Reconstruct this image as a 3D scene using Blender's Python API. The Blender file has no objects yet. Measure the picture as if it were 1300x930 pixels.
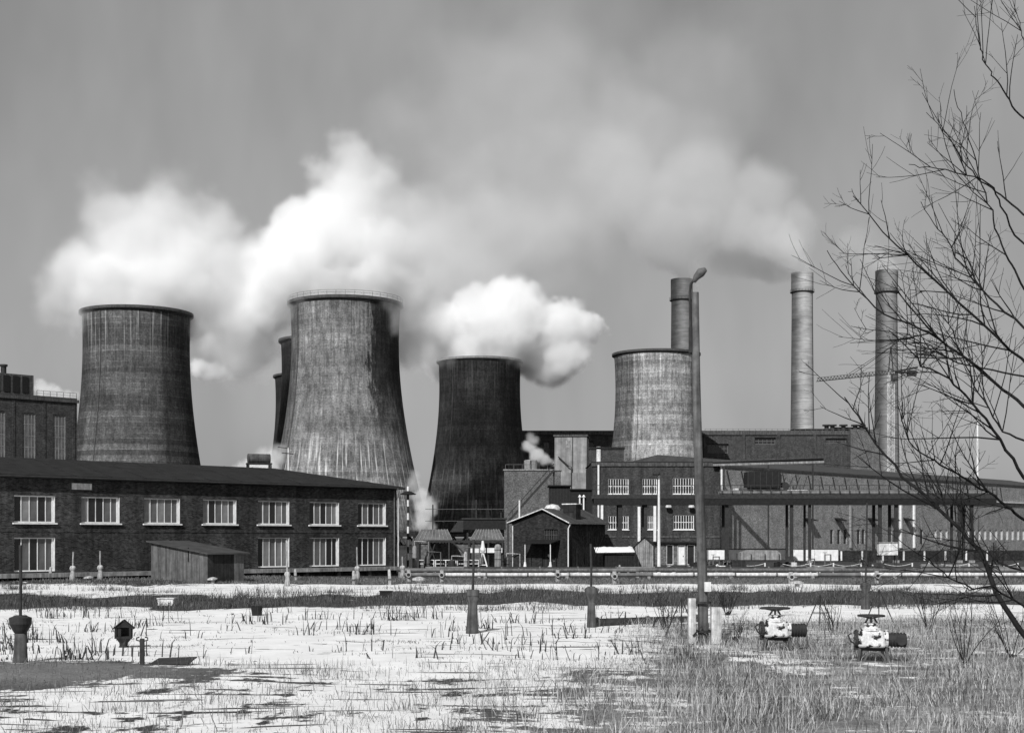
import bpy, bmesh, math, random
import numpy as np
from mathutils import Vector, Matrix, Euler

random.seed(7)
RNG = np.random.default_rng(11)
PI = math.pi
sc = bpy.context.scene
col = sc.collection

# ------------------------------------------------------------------ camera
EYE = 3.3            # eye height in metres
FPX = 1300 * 50 / 36  # focal length in photo pixels
HORIZON = 682         # photo row of the horizon
cam_d = bpy.data.cameras.new('camera')
cam_d.lens = 50
cam_d.sensor_width = 36
cam_d.shift_y = (HORIZON - 465) / 1300
cam_d.clip_start = 0.1
cam_d.clip_end = 12000
cam = bpy.data.objects.new('camera', cam_d)
cam.location = (0, 0, EYE)
cam.rotation_euler = (PI / 2, 0, 0)
col.objects.link(cam)
sc.camera = cam

# ------------------------------------------------------------------ light
SUN_EL = math.radians(36)
SKY = 0.215
TO_SUN_AZ = (-0.36, -0.93)          # horizontal direction towards the sun (left, a little behind)
world = bpy.data.worlds.new('World')
sc.world = world
world.use_nodes = True
wn, wl = world.node_tree.nodes, world.node_tree.links
wn.clear()
sky = wn.new('ShaderNodeTexSky')
sky.sky_type = 'NISHITA'
sky.sun_disc = False
sky.sun_elevation = SUN_EL
sky.sun_rotation = math.atan2(TO_SUN_AZ[0], TO_SUN_AZ[1])
sky.air_density = 1.0
sky.dust_density = 2.0
bw = wn.new('ShaderNodeRGBToBW')
wbg = wn.new('ShaderNodeBackground')
wbg.inputs['Strength'].default_value = SKY
wout = wn.new('ShaderNodeOutputWorld')
wl.new(sky.outputs[0], bw.inputs[0])
# thin high cloud: faint upright bands all round the sky
wtc = wn.new('ShaderNodeTexCoord')
wmp = wn.new('ShaderNodeMapping'); wmp.inputs['Scale'].default_value = (1.0, 1.0, .35)
wl.new(wtc.outputs['Generated'], wmp.inputs[0])
wnz = wn.new('ShaderNodeTexNoise'); wnz.inputs['Scale'].default_value = 7.0
wnz.inputs['Detail'].default_value = 4; wnz.inputs['Roughness'].default_value = .55
wl.new(wmp.outputs[0], wnz.inputs['Vector'])
wmr = wn.new('ShaderNodeMapRange')
wl.new(wnz.outputs[0], wmr.inputs[0])
for _i, _x in enumerate((.3, .7, .80, 1.20)): wmr.inputs[_i+1].default_value = _x
wmu = wn.new('ShaderNodeMath'); wmu.operation = 'MULTIPLY'
wpw = wn.new('ShaderNodeMath'); wpw.operation = 'POWER'; wpw.inputs[1].default_value = .35   # a milky, even winter sky
wl.new(bw.outputs[0], wpw.inputs[0])
wl.new(wpw.outputs[0], wmu.inputs[0]); wl.new(wmr.outputs[0], wmu.inputs[1])
wl.new(wmu.outputs[0], wbg.inputs['Color'])
wl.new(wbg.outputs[0], wout.inputs['Surface'])

sun_d = bpy.data.lights.new('sun', 'SUN')
sun_d.energy = 4.4
sun_d.angle = math.radians(0.5)
sun_d.color = (1, 1, 1)             # black-and-white picture
sun = bpy.data.objects.new('sun', sun_d)
h = math.hypot(*TO_SUN_AZ)
ts = Vector((TO_SUN_AZ[0] / h * math.cos(SUN_EL), TO_SUN_AZ[1] / h * math.cos(SUN_EL), math.sin(SUN_EL)))
sun.rotation_euler = ts.to_track_quat('Z', 'Y').to_euler()
sun.location = (-40, -30, 60)
col.objects.link(sun)

sc.view_settings.view_transform = 'Standard'
sc.view_settings.look = 'None'
sc.view_settings.exposure = 0.0
sc.view_settings.gamma = 1.0
sc.render.engine = 'CYCLES'
cy = sc.cycles
cy.use_denoising = True
try:
    cy.denoiser = 'OPENIMAGEDENOISE'
except Exception:
    pass
cy.max_bounces = 16
cy.diffuse_bounces = 3
cy.glossy_bounces = 2
cy.transmission_bounces = 2
cy.volume_bounces = 14
cy.transparent_max_bounces = 12
cy.use_adaptive_sampling = True
cy.adaptive_threshold = 0.02
cy.volume_step_rate = 1.5
cy.volume_max_steps = 256

# ------------------------------------------------------------------ helpers
def P(px, py, y):
    """photo pixel at depth y (metres from the camera plane) -> point"""
    return Vector(((px - 650) / FPX * y, y, EYE + (HORIZON - py) / FPX * y))

def G(px, py):
    """photo pixel that lies on the ground"""
    y = EYE * FPX / (py - HORIZON)
    return Vector(((px - 650) / FPX * y, y, 0))

def S(y):
    return FPX / y

class MB:
    def __init__(s):
        s.v = []; s.f = []
    def add(s, vs, fs):
        n = len(s.v)
        s.v.extend([tuple(v) for v in vs])
        s.f.extend([tuple(i + n for i in f) for f in fs])
        return s
    def box(s, x0, x1, y0, y1, z0, z1):
        return s.add([(x0,y0,z0),(x1,y0,z0),(x1,y1,z0),(x0,y1,z0),(x0,y0,z1),(x1,y0,z1),(x1,y1,z1),(x0,y1,z1)],
                     [(0,3,2,1),(4,5,6,7),(0,1,5,4),(1,2,6,5),(2,3,7,6),(3,0,4,7)])
    def bar(s, a, b, w, d=None, up=(0,0,1)):
        """square bar from a to b"""
        a = Vector(a); b = Vector(b); d = d or w
        t = (b - a).normalized()
        u = Vector(up)
        if abs(t.dot(u)) > .95: u = Vector((0,1,0))
        x = t.cross(u).normalized() * w / 2
        y = t.cross(x).normalized() * d / 2
        return s.add([a-x-y,a+x-y,a+x+y,a-x+y,b-x-y,b+x-y,b+x+y,b-x+y],
                     [(0,1,2,3),(7,6,5,4),(0,4,5,1),(1,5,6,2),(2,6,7,3),(3,7,4,0)])
    def tube(s, pts, rad, n=8, cap=True):
        pts = [Vector(p) for p in pts]
        if not hasattr(rad, '__len__'): rad = [rad] * len(pts)
        base = len(s.v); prev = None
        for i, p in enumerate(pts):
            t = (pts[min(i+1, len(pts)-1)] - pts[max(i-1, 0)])
            if t.length < 1e-9: t = Vector((0,0,1))
            t.normalize()
            if prev is None:
                u = Vector((0,0,1)) if abs(t.z) < .9 else Vector((1,0,0))
                x = t.cross(u).normalized()
            else:
                x = (prev - t * prev.dot(t))
                x = x.normalized() if x.length > 1e-6 else t.orthogonal().normalized()
            prev = x
            y = t.cross(x)
            for k in range(n):
                a = 2 * PI * k / n
                s.v.append(tuple(p + (x * math.cos(a) + y * math.sin(a)) * rad[i]))
        for i in range(len(pts) - 1):
            for k in range(n):
                a = base + i*n + k; b = base + i*n + (k+1) % n
                s.f.append((a, b, b+n, a+n))
        if cap:
            s.f.append(tuple(base + k for k in range(n-1, -1, -1)))
            e = base + (len(pts)-1)*n
            s.f.append(tuple(e + k for k in range(n)))
        return s
    def lathe(s, prof, n=48, cx=0, cy=0, closed=False):
        """prof: list of (r, z), turned round the vertical through cx, cy"""
        base = len(s.v); m = len(prof)
        for r, z in prof:
            for k in range(n):
                a = 2*PI*k/n
                s.v.append((cx + r*math.cos(a), cy + r*math.sin(a), z))
        for i in range(m if closed else m-1):
            for k in range(n):
                a = base + i*n + k; b = base + i*n + (k+1) % n
                c = base + ((i+1) % m)*n + (k+1) % n; d = base + ((i+1) % m)*n + k
                s.f.append((a, b, c, d))
        return s
    def capped(s, prof, n=24, cx=0, cy=0):
        b0 = len(s.v); s.lathe(prof, n, cx, cy)
        s.f.append(tuple(b0 + k for k in range(n-1, -1, -1)))
        e = b0 + (len(prof)-1)*n
        s.f.append(tuple(e + k for k in range(n)))
        return s
    def wall(s, x0, x1, z0, z1, holes, y=0.0, depth=0.25):
        """wall face looking to -y with openings (a, b, c, d) = x from a to b, z from c to d, each with reveals"""
        xs = sorted({x0, x1, *[h[0] for h in holes], *[h[1] for h in holes]})
        zs = sorted({z0, z1, *[h[2] for h in holes], *[h[3] for h in holes]})
        for i in range(len(xs)-1):
            for j in range(len(zs)-1):
                mx = (xs[i]+xs[i+1])/2; mz = (zs[j]+zs[j+1])/2
                if any(h[0] < mx < h[1] and h[2] < mz < h[3] for h in holes): continue
                s.add([(xs[i],y,zs[j]),(xs[i+1],y,zs[j]),(xs[i+1],y,zs[j+1]),(xs[i],y,zs[j+1])],[(0,1,2,3)])
        return s
    def reveal(s, hls, y=0.0, depth=0.25):
        for a, b, c, d in hls:
            Y = y + depth
            s.add([(a,y,c),(a,Y,c),(a,Y,d),(a,y,d)],[(0,1,2,3)])
            s.add([(b,y,c),(b,y,d),(b,Y,d),(b,Y,c)],[(0,1,2,3)])
            s.add([(a,y,d),(a,Y,d),(b,Y,d),(b,y,d)],[(0,1,2,3)])
            s.add([(a,y,c),(b,y,c),(b,Y,c),(a,Y,c)],[(0,1,2,3)])
        return s
    def mesh(s, name):
        m = bpy.data.meshes.new(name)
        m.from_pydata(s.v, [], s.f)
        m.validate()
        return m
    def build(s, name, mat, parent=None, loc=None, smooth=False):
        m = s.mesh(name)
        if smooth:
            for p in m.polygons: p.use_smooth = True
        return obj(name, m, mat, parent, loc)

def obj(name, mesh, mat, parent=None, loc=None):
    o = bpy.data.objects.new(name, mesh)
    if mat is not None and mesh is not None and not mesh.materials:
        mesh.materials.append(mat)
    col.objects.link(o)
    if parent is not None: o.parent = parent
    if loc is not None: o.location = loc
    return o

def tag(o, label=None, cat=None, group=None, kind=None):
    if label: o['label'] = label
    if cat: o['category'] = cat
    if group: o['group'] = group
    if kind: o['kind'] = kind
    return o

def thing(name, label, cat, loc=(0,0,0), rz=0, group=None):
    o = bpy.data.objects.new(name, None)
    o.empty_display_size = .5
    o.location = loc
    o.rotation_euler = (0, 0, rz)
    col.objects.link(o)
    return tag(o, label, cat, group)

def copy_tree(o, parent=None):
    c = o.copy(); col.objects.link(c)
    if parent is not None: c.parent = parent
    for ch in list(o.children): copy_tree(ch, c)
    return c

# ------------------------------------------------------------------ materials (all grey: the place is a black-and-white print)
def new_mat(name):
    m = bpy.data.materials.new(name); m.use_nodes = True
    nt = m.node_tree; nt.nodes.clear()
    out = nt.nodes.new('ShaderNodeOutputMaterial')
    b = nt.nodes.new('ShaderNodeBsdfPrincipled')
    nt.links.new(b.outputs[0], out.inputs['Surface'])
    b.inputs['Specular IOR Level'].default_value = .12      # dull, weathered surfaces
    return m, nt, b, out

def nd(nt, t, **kw):
    n = nt.nodes.new(t)
    for k, v in kw.items():
        if k.startswith('i_'):
            key = k[2:]
            key = int(key) if key.isdigit() else key
            n.inputs[key].default_value = v
        else:
            setattr(n, k, v)
    return n

def mth(nt, op, a, b=None, c=None, clamp=False):
    n = nt.nodes.new('ShaderNodeMath'); n.operation = op; n.use_clamp = clamp
    for i, x in enumerate((a, b, c)):
        if x is None: continue
        if isinstance(x, (int, float)): n.inputs[i].default_value = x
        else: nt.links.new(x, n.inputs[i])
    return n.outputs[0]

def noise(nt, vec, scale, detail=4, rough=.6, dist=0):
    n = nd(nt, 'ShaderNodeTexNoise')
    n.inputs['Scale'].default_value = scale
    n.inputs['Detail'].default_value = detail
    n.inputs['Roughness'].default_value = rough
    n.inputs['Distortion'].default_value = dist
    nt.links.new(vec, n.inputs['Vector'])
    return n.outputs[0]

def maprange(nt, v, a, b, c, d, smooth=False):
    n = nt.nodes.new('ShaderNodeMapRange')
    n.interpolation_type = 'SMOOTHSTEP' if smooth else 'LINEAR'
    nt.links.new(v, n.inputs[0])
    for i, x in enumerate((a, b, c, d)):
        if isinstance(x, (int, float)): n.inputs[i+1].default_value = x
        else: nt.links.new(x, n.inputs[i+1])
    return n.outputs[0]

def mapping(nt, vec, scale):
    n = nt.nodes.new('ShaderNodeMapping')
    n.inputs['Scale'].default_value = scale
    nt.links.new(vec, n.inputs[0])
    return n.outputs[0]

def grey(nt, v):
    n = nt.nodes.new('ShaderNodeCombineColor')
    for i in range(3): nt.links.new(v, n.inputs[i])
    return n.outputs[0]

def bump(nt, b, hgt, strength=.3, dist=.02):
    n = nt.nodes.new('ShaderNodeBump')
    n.inputs['Strength'].default_value = strength
    n.inputs['Distance'].default_value = dist
    nt.links.new(hgt, n.inputs['Height'])
    nt.links.new(n.outputs[0], b.inputs['Normal'])

def plain(name, c, rough=.8, var=.35, scale=3.0, streak=0.0, metal=0.0, bmp=.2):
    """one grey with blotches (var), vertical run marks (streak) and a fine relief"""
    m, nt, b, out = new_mat(name)
    tc = nd(nt, 'ShaderNodeTexCoord')
    n1 = noise(nt, tc.outputs['Object'], scale, 6, .65)
    v = maprange(nt, n1, .3, .7, c * (1 - var), c * (1 + var))
    if streak:
        n2 = noise(nt, mapping(nt, tc.outputs['Object'], (scale*2.2, scale*2.2, scale*.12)), 1.0, 4, .6)
        v = mth(nt, 'MULTIPLY', v, maprange(nt, n2, .35, .7, 1 - streak, 1 + streak*.6))
    nt.links.new(grey(nt, v), b.inputs['Base Color'])
    b.inputs['Roughness'].default_value = rough
    b.inputs['Metallic'].default_value = metal
    if bmp:
        n3 = noise(nt, tc.outputs['Object'], scale*6, 3, .6)
        bump(nt, b, n3, bmp, .02)
    return m

def brick_mat(name, c, mortar, var=.5, bw_=.25, bh=.083, dirt=.4, bigvar=.3):
    m, nt, b, out = new_mat(name)
    tc = nd(nt, 'ShaderNodeTexCoord')
    sx = nd(nt, 'ShaderNodeSeparateXYZ'); nt.links.new(tc.outputs['Object'], sx.inputs[0])
    cx = nd(nt, 'ShaderNodeCombineXYZ')
    nt.links.new(mth(nt, 'ADD', sx.outputs[0], sx.outputs[1]), cx.inputs[0])
    nt.links.new(sx.outputs[2], cx.inputs[1])
    br = nd(nt, 'ShaderNodeTexBrick')
    br.offset = .5
    nt.links.new(cx.outputs[0], br.inputs['Vector'])
    br.inputs['Scale'].default_value = 1.0
    br.inputs['Brick Width'].default_value = bw_
    br.inputs['Row Height'].default_value = bh
    br.inputs['Mortar Size'].default_value = .012
    br.inputs['Color1'].default_value = (c*(1-var),)*3 + (1,)
    br.inputs['Color2'].default_value = (c*(1+var),)*3 + (1,)
    br.inputs['Mortar'].default_value = (mortar,)*3 + (1,)
    bwn = nd(nt, 'ShaderNodeRGBToBW'); nt.links.new(br.outputs[0], bwn.inputs[0])
    n1 = noise(nt, tc.outputs['Object'], .55, 6, .65)
    v = mth(nt, 'MULTIPLY', bwn.outputs[0], maprange(nt, n1, .3, .7, 1 - bigvar, 1 + bigvar))
    n2 = noise(nt, mapping(nt, tc.outputs['Object'], (1.2, 1.2, .1)), 1.0, 5, .6)
    v = mth(nt, 'MULTIPLY', v, maprange(nt, n2, .35, .7, 1 - dirt, 1 + dirt*.5))
    n4 = noise(nt, tc.outputs['Object'], 3.5, 3, .7)
    v = mth(nt, 'MULTIPLY', v, maprange(nt, n4, .3, .72, .6, 1.7))
    nt.links.new(grey(nt, v), b.inputs['Base Color'])
    b.inputs['Roughness'].default_value = .9
    bump(nt, b, mth(nt, 'ADD', br.outputs['Fac'], n4), .4, -.01)
    return m

def tower_mat(name, c, stains=(), streak=.5, bands=.3, seed=0.0, runs=.4, topmark=.3, height=66.0, rust_low=.3):
    """weather-beaten cooling tower concrete: lift lines, run marks from the rim, dark flanks and damp black stains
    stains: (angle of centre in degrees seen from the camera, half width, strength, z at which it fades, ragged)"""
    m, nt, b, out = new_mat(name)
    tc = nd(nt, 'ShaderNodeTexCoord')
    sx = nd(nt, 'ShaderNodeSeparateXYZ'); nt.links.new(tc.outputs['Object'], sx.inputs[0])
    x, y, z = sx.outputs
    # angle: 0 faces the camera, positive to the right
    ang = mth(nt, 'ARCTAN2', x, mth(nt, 'MULTIPLY', y, -1.0))
    arc = mth(nt, 'MULTIPLY', ang, 16.0)
    cv = nd(nt, 'ShaderNodeCombineXYZ')
    nt.links.new(arc, cv.inputs[0]); nt.links.new(z, cv.inputs[1]); cv.inputs[2].default_value = seed
    V = cv.outputs[0]
    # large blotches and fine grain
    v = maprange(nt, noise(nt, V, .11, 7, .72), .3, .7, c*.5, c*1.5)
    v = mth(nt, 'MULTIPLY', v, maprange(nt, noise(nt, V, .9, 6, .8), .3, .72, .5, 1.6))
    # lift lines: each lift has its own tone and a pale joint
    lift = mth(nt, 'DIVIDE', z, 1.5)
    cid = nd(nt, 'ShaderNodeTexWhiteNoise', noise_dimensions='1D')
    nt.links.new(mth(nt, 'FLOOR', mth(nt, 'ADD', lift, seed)), cid.inputs['W'])
    v = mth(nt, 'MULTIPLY', v, maprange(nt, cid.outputs['Value'], 0, 1, 1-bands*.6, 1+bands*.6))
    fr = mth(nt, 'FRACT', lift)
    joint = mth(nt, 'MULTIPLY', mth(nt, 'LESS_THAN', fr, .13), maprange(nt, noise(nt, V, .35, 3), .42, .62, 0, 1))
    v = mth(nt, 'MULTIPLY', v, maprange(nt, joint, 0, 1, 1, 1 + bands*1.3))
    # fine speckle and upright form joints
    v = mth(nt, 'MULTIPLY', v, maprange(nt, noise(nt, mapping(nt, V, (1, .7, 1)), 2.6, 4, .8), .32, .68, .6, 1.5))
    fj = mth(nt, 'FRACT', mth(nt, 'DIVIDE', arc, 2.9))
    vj = mth(nt, 'MULTIPLY', mth(nt, 'LESS_THAN', fj, .06), maprange(nt, noise(nt, V, .2, 3), .45, .6, 0, 1))
    v = mth(nt, 'MULTIPLY', v, maprange(nt, vj, 0, 1, 1, 1 + bands*.8))
    # vertical run marks all over
    rn = noise(nt, mapping(nt, V, (1.0, .11, 1)), 1.0, 6, .72)
    v = mth(nt, 'MULTIPLY', v, maprange(nt, rn, .32, .7, 1-streak, 1+streak))
    # pale lime runs from the rim and dark runs near the top
    topf = maprange(nt, z, height - 22, height - 1, 0, 1, True)
    r2 = noise(nt, mapping(nt, V, (1.6, .02, 1)), 1.0, 3, .6)
    pale = mth(nt, 'MULTIPLY', topf, maprange(nt, r2, .57, .66, 0, 1))
    v = mth(nt, 'ADD', v, mth(nt, 'MULTIPLY', pale, topmark * c * 2))
    dark = mth(nt, 'MULTIPLY', topf, maprange(nt, r2, .44, .34, 0, 1))
    v = mth(nt, 'MULTIPLY', v, maprange(nt, dark, 0, 1, 1, .45))
    # pale lime streaks low on the flare
    lowf = mth(nt, 'MULTIPLY', maprange(nt, z, 34, 22, 0, 1, True), maprange(nt, z, 2, 12, .2, 1))
    r3 = noise(nt, mapping(nt, V, (1.3, .05, 1)), 1.0, 4, .65)
    v = mth(nt, 'ADD', v, mth(nt, 'MULTIPLY', mth(nt, 'MULTIPLY', lowf, maprange(nt, r3, .54, .68, 0, 1)), runs * c * 2.2))
    # dark flanks and damp black stains
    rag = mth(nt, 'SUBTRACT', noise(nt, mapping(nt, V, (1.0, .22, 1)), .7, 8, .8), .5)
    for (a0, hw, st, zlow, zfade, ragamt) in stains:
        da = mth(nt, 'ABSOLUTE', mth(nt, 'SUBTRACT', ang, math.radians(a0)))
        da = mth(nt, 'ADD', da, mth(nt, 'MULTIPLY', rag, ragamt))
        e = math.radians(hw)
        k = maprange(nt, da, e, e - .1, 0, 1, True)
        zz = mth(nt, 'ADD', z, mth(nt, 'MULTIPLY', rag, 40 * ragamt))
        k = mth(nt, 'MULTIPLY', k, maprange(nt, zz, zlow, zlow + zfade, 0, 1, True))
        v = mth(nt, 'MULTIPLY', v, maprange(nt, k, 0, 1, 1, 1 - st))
    nt.links.new(grey(nt, v), b.inputs['Base Color'])
    b.inputs['Roughness'].default_value = .95
    bump(nt, b, noise(nt, V, 1.5, 5, .7), .5, .15)
    return m

M = {}
M['brick_dark'] = brick_mat('brick_dark', .034, .06, .7, bigvar=.4)
M['brick_gable'] = brick_mat('brick_gable', .026, .03, .5)
M['brick_mid'] = brick_mat('brick_mid', .045, .06, .4, .25, .083)
M['brick_pale'] = brick_mat('brick_pale', .10, .11, .45, dirt=.15)
M['brick_hall'] = brick_mat('brick_hall', .24, .25, .45, dirt=.15)
M['brick_far'] = brick_mat('brick_far', .05, .06, .35, .5, .17, .2, .35)
M['concrete'] = plain('concrete', .26, .9, .4, 2.5, .4)
M['concrete_dark'] = plain('concrete_dark', .085, .9, .45, 2.5, .5)
M['concrete_pale'] = plain('concrete_pale', .26, .9, .35, .5, .4)
M['white'] = plain('white_paint', .72, .6, .15, 2, .12)
M['white_dirty'] = plain('white_dirty', .62, .7, .3, 2.5, .35)
M['concrete_light'] = plain('concrete_light', .5, .9, .4, 4, .4)
M['white_worn'] = plain('worn_whitewash', .42, .8, .45, 5, .5)
M['roof_felt'] = plain('roof_felt', .022, .85, .35, 1.2, 0, bmp=.3)
M['roof_grey'] = plain('roof_grey', .06, .85, .35, 1.2)
M['black'] = plain('black_paint', .018, .6, .4, 3)
M['iron'] = plain('dark_iron', .035, .55, .4, 4)
M['iron_grey'] = plain('grey_iron', .12, .5, .4, 4, .3)
M['wood'] = plain('weathered_wood', .12, .85, .35, 2, .45)
M['wood_dark'] = plain('dark_wood', .03, .85, .4, 2, .4)
M['pole_wood'] = plain('pole_wood', .105, .85, .45, 2.5, .5)
M['snow'] = plain('snow', .82, .7, .05, 1.0)
M['bark'] = plain('bark', .016, .9, .45, 8)
M['pipe'] = plain('pipe_lagging', .16, .7, .4, 1.5, .2)
M['interior'] = plain('interior_dark', .02, .9, .2, 1)

def glass_mat(name, c):
    m, nt, b, out = new_mat(name)
    tc = nd(nt, 'ShaderNodeTexCoord')
    n1 = noise(nt, tc.outputs['Object'], .8, 3)
    nt.links.new(grey(nt, maprange(nt, n1, .3, .7, c*.6, c*1.4)), b.inputs['Base Color'])
    b.inputs['Roughness'].default_value = .22
    b.inputs['Specular IOR Level'].default_value = .5
    return m
M['glass'] = glass_mat('window_glass', .11)
M['glass_pale'] = glass_mat('window_glass_pale', .2)
M['glass_dark'] = glass_mat('window_glass_dark', .02)

# ------------------------------------------------------------------ ground
def band(v, a, b, soft):
    def ss(t):
        t = np.clip(t, 0, 1); return t*t*(3-2*t)
    return ss((v - a)/soft + .5) * ss((b - v)/soft + .5)

gx = np.concatenate([[-6000,-3000,-1500,-700,-350,-180,-100], np.arange(-60, 75.01, .75), [110,190,360,700,1500,3000,6000]])
gy = np.concatenate([[-200,-60,-10], np.arange(10, 118.01, .6), [122,130,145,170,220,300,450,700,1100,1800,3000,6000,9000]])
X, Y = np.meshgrid(gx, gy)
U = X / Y * FPX * np.sign(Y) + 650      # which way the ground lies, used to shape the snow fields
R_line = 3.0 * np.sin(X*.11) + 1.6*np.sin(X*.31+1)
def ground_fields(X, Y):
    w = 2.2*np.sin(X*.13+.4) + 1.1*np.sin(X*.37+2) + .6*np.sin(X*.9)
    snow = np.zeros_like(X)
    w2 = 1.8*np.sin(X*.23+2.2) + 1.3*np.sin(X*.61+.5) + .8*np.sin(X*1.7)
    far = band(Y, 84 + .10*X + w*1.2 + w2, 95.5 + 4.5*np.clip((X+25)/18,0,1) + w*.25, 5.0)        # snow strip below the buildings
    near = band(Y, 12, 68.0 + .5*w + w2*.8 + .03*X, 5.5)               # the wide snow field
    snow = np.maximum(far, near)
    # dry grass takes over to the right in front
    gl = np.clip((X - (.4 + .16*(Y-38) + .4*w)) / 3.5, 0, 1) * np.clip((56 + .6*w + .25*np.clip(X-8,0,30) - Y) / 4.0, 0, 1)
    snow = snow * (1 - .68*gl)
    rt = np.clip((X - 19 - .25*(Y-40) - w) / 6.0, 0, 1) * np.clip((84 - Y)/4, 0, 1)
    snow = snow * (1 - .8*rt)
    # bare gravel mound at the left front
    md = np.exp(-(((X + 12.5)/5.2)**2 + ((Y - 34.0)/2.6)**2))
    snow = snow * (1 - np.clip(md*1.7, 0, 1))
    fr = np.clip((36.5 + w*.5 - Y)/5, 0, 1)
    snow = snow * (1 - .36*fr)
    return snow, md
SN, MD = ground_fields(X, Y)
Zg = .05*SN + .18*MD + .05*np.sin(X*.7)*np.sin(Y*.45) * ((Y > 20) & (Y < 100))
RAISE = .3*np.clip((Y-94)/4,0,1)*np.clip((-10-X)/14,0,1)
Zg = np.where((Y > 104) | (Y < 12), 0, Zg) + np.where(np.abs(X) > 80, 0, RAISE)*(Y < 125)
Zg = np.where(np.abs(X) > 80, 0, Zg)
nx_, ny_ = len(gx), len(gy)
gm = bpy.data.meshes.new('ground')
idx = np.arange(nx_*ny_).reshape(ny_, nx_)
quads = np.stack([idx[:-1,:-1], idx[:-1,1:], idx[1:,1:], idx[1:,:-1]], -1).reshape(-1, 4)
gm.from_pydata(np.stack([X, Y, Zg], -1).reshape(-1, 3).tolist(), [], quads.tolist())
STRAW = np.clip((X-.5-.16*(Y-38))/3.5, 0, 1)*np.clip((62-Y)/5, 0, 1)*(Y > 10)*(X < 60)
ag2 = gm.attributes.new('straw', 'FLOAT', 'POINT')
ag2.data.foreach_set('value', STRAW.reshape(-1).astype(np.float32))
ag = gm.attributes.new('gravel', 'FLOAT', 'POINT')
ag.data.foreach_set('value', np.clip(MD*1.6, 0, 1).reshape(-1).astype(np.float32))
at = gm.attributes.new('snow_cover', 'FLOAT', 'POINT')
at.data.foreach_set('value', SN.reshape(-1).astype(np.float32))
for p in gm.polygons: p.use_smooth = True

def ground_z(x, y):
    s, m = ground_fields(np.array([[x]]), np.array([[y]]))
    z = .05*s[0,0] + .18*m[0,0] + (.05*math.sin(x*.7)*math.sin(y*.45) if 20 < y < 100 else 0)
    rs = .3*min(1,max(0,(y-94)/4))*min(1,max(0,(-10-x)/14))
    return rs + (0.0 if (y > 104 or y < 12 or abs(x) > 80) else float(z))

m, nt, b, out = new_mat('ground')
tc = nd(nt, 'ShaderNodeTexCoord')
a = nd(nt, 'ShaderNodeAttribute', attribute_name='snow_cover')
O = tc.outputs['Object']
big = noise(nt, mapping(nt, O, (.30, .55, 1)), 1.0, 8, .68)
fine = noise(nt, O, 2.2, 5, .7)
lines = noise(nt, mapping(nt, O, (.22, 1.7, 1)), 1.0, 5, .6)
dash = maprange(nt, noise(nt, mapping(nt, O, (.30, 2.3, 1)), 1.0, 3, .5), .60, .68, 0, .85)
k = mth(nt, 'ADD', a.outputs['Fac'], mth(nt, 'MULTIPLY', mth(nt, 'SUBTRACT', big, .5), 1.25))
k = mth(nt, 'ADD', k, mth(nt, 'MULTIPLY', mth(nt, 'SUBTRACT', lines, .5), 1.0))
k = mth(nt, 'ADD', k, mth(nt, 'MULTIPLY', mth(nt, 'SUBTRACT', fine, .5), .8))
k = mth(nt, 'ADD', k, mth(nt, 'MULTIPLY', mth(nt, 'SUBTRACT', noise(nt, mapping(nt, O, (.5, .11, 1)), 1.0, 6, .7), .5), 2.0))
k = mth(nt, 'SUBTRACT', k, dash)
mask = maprange(nt, k, .44, .54, 0, 1, True)
soil = maprange(nt, noise(nt, O, 1.3, 8, .75), .3, .7, .015, .08)
grit = maprange(nt, noise(nt, O, 14, 4, .75), .3, .7, .5, 1.6)
gv = nd(nt, 'ShaderNodeAttribute', attribute_name='gravel')
soil = mth(nt, 'ADD', soil, mth(nt, 'MULTIPLY', gv.outputs['Fac'], .10))
sv = nd(nt, 'ShaderNodeAttribute', attribute_name='straw')
soil = mth(nt, 'ADD', soil, mth(nt, 'MULTIPLY', sv.outputs['Fac'], maprange(nt, big, .35, .65, .02, .24)))
soil = mth(nt, 'MULTIPLY', soil, grit)
snowc = maprange(nt, noise(nt, O, .6, 5, .6), .3, .7, .68, .86)
mx = nd(nt, 'ShaderNodeMix', data_type='FLOAT')
nt.links.new(mask, mx.inputs[0]); nt.links.new(soil, mx.inputs[2]); nt.links.new(snowc, mx.inputs[3])
nt.links.new(grey(nt, mx.outputs[0]), b.inputs['Base Color'])
b.inputs['Roughness'].default_value = .9
hh = mth(nt, 'ADD', mth(nt, 'MULTIPLY', mask, .6), mth(nt, 'ADD', mth(nt, 'MULTIPLY', fine, .35), mth(nt, 'MULTIPLY', noise(nt, O, 9, 4, .7), .2)))
bump(nt, b, hh, .5, .12)
M['ground'] = m
tag(obj('ground', gm, m), kind='structure')

# ------------------------------------------------------------------ windows
def frame_bars(w, h, cols, rows, t=.07, d=.09, heavy=0.0):
    """bars of a window, origin at its lower left corner, looking to -y"""
    mb = MB()
    e = t + heavy
    mb.box(0, e*.6, 0, d, 0, h); mb.box(w-e, w, 0, d, 0, h)
    mb.box(e*.6, w-e, 0, d, 0, t); mb.box(e*.6, w-e, 0, d, h-t, h)
    for i in range(1, cols):
        x = w*i/cols
        mb.box(x-t*.3, x+t*.3, .008, d-.01, t, h-t)
    for j in range(1, rows):
        z = h*j/rows
        mb.box(e*.6, w-e, .012, d-.015, z-t*.3, z+t*.3)
    return mb

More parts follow.
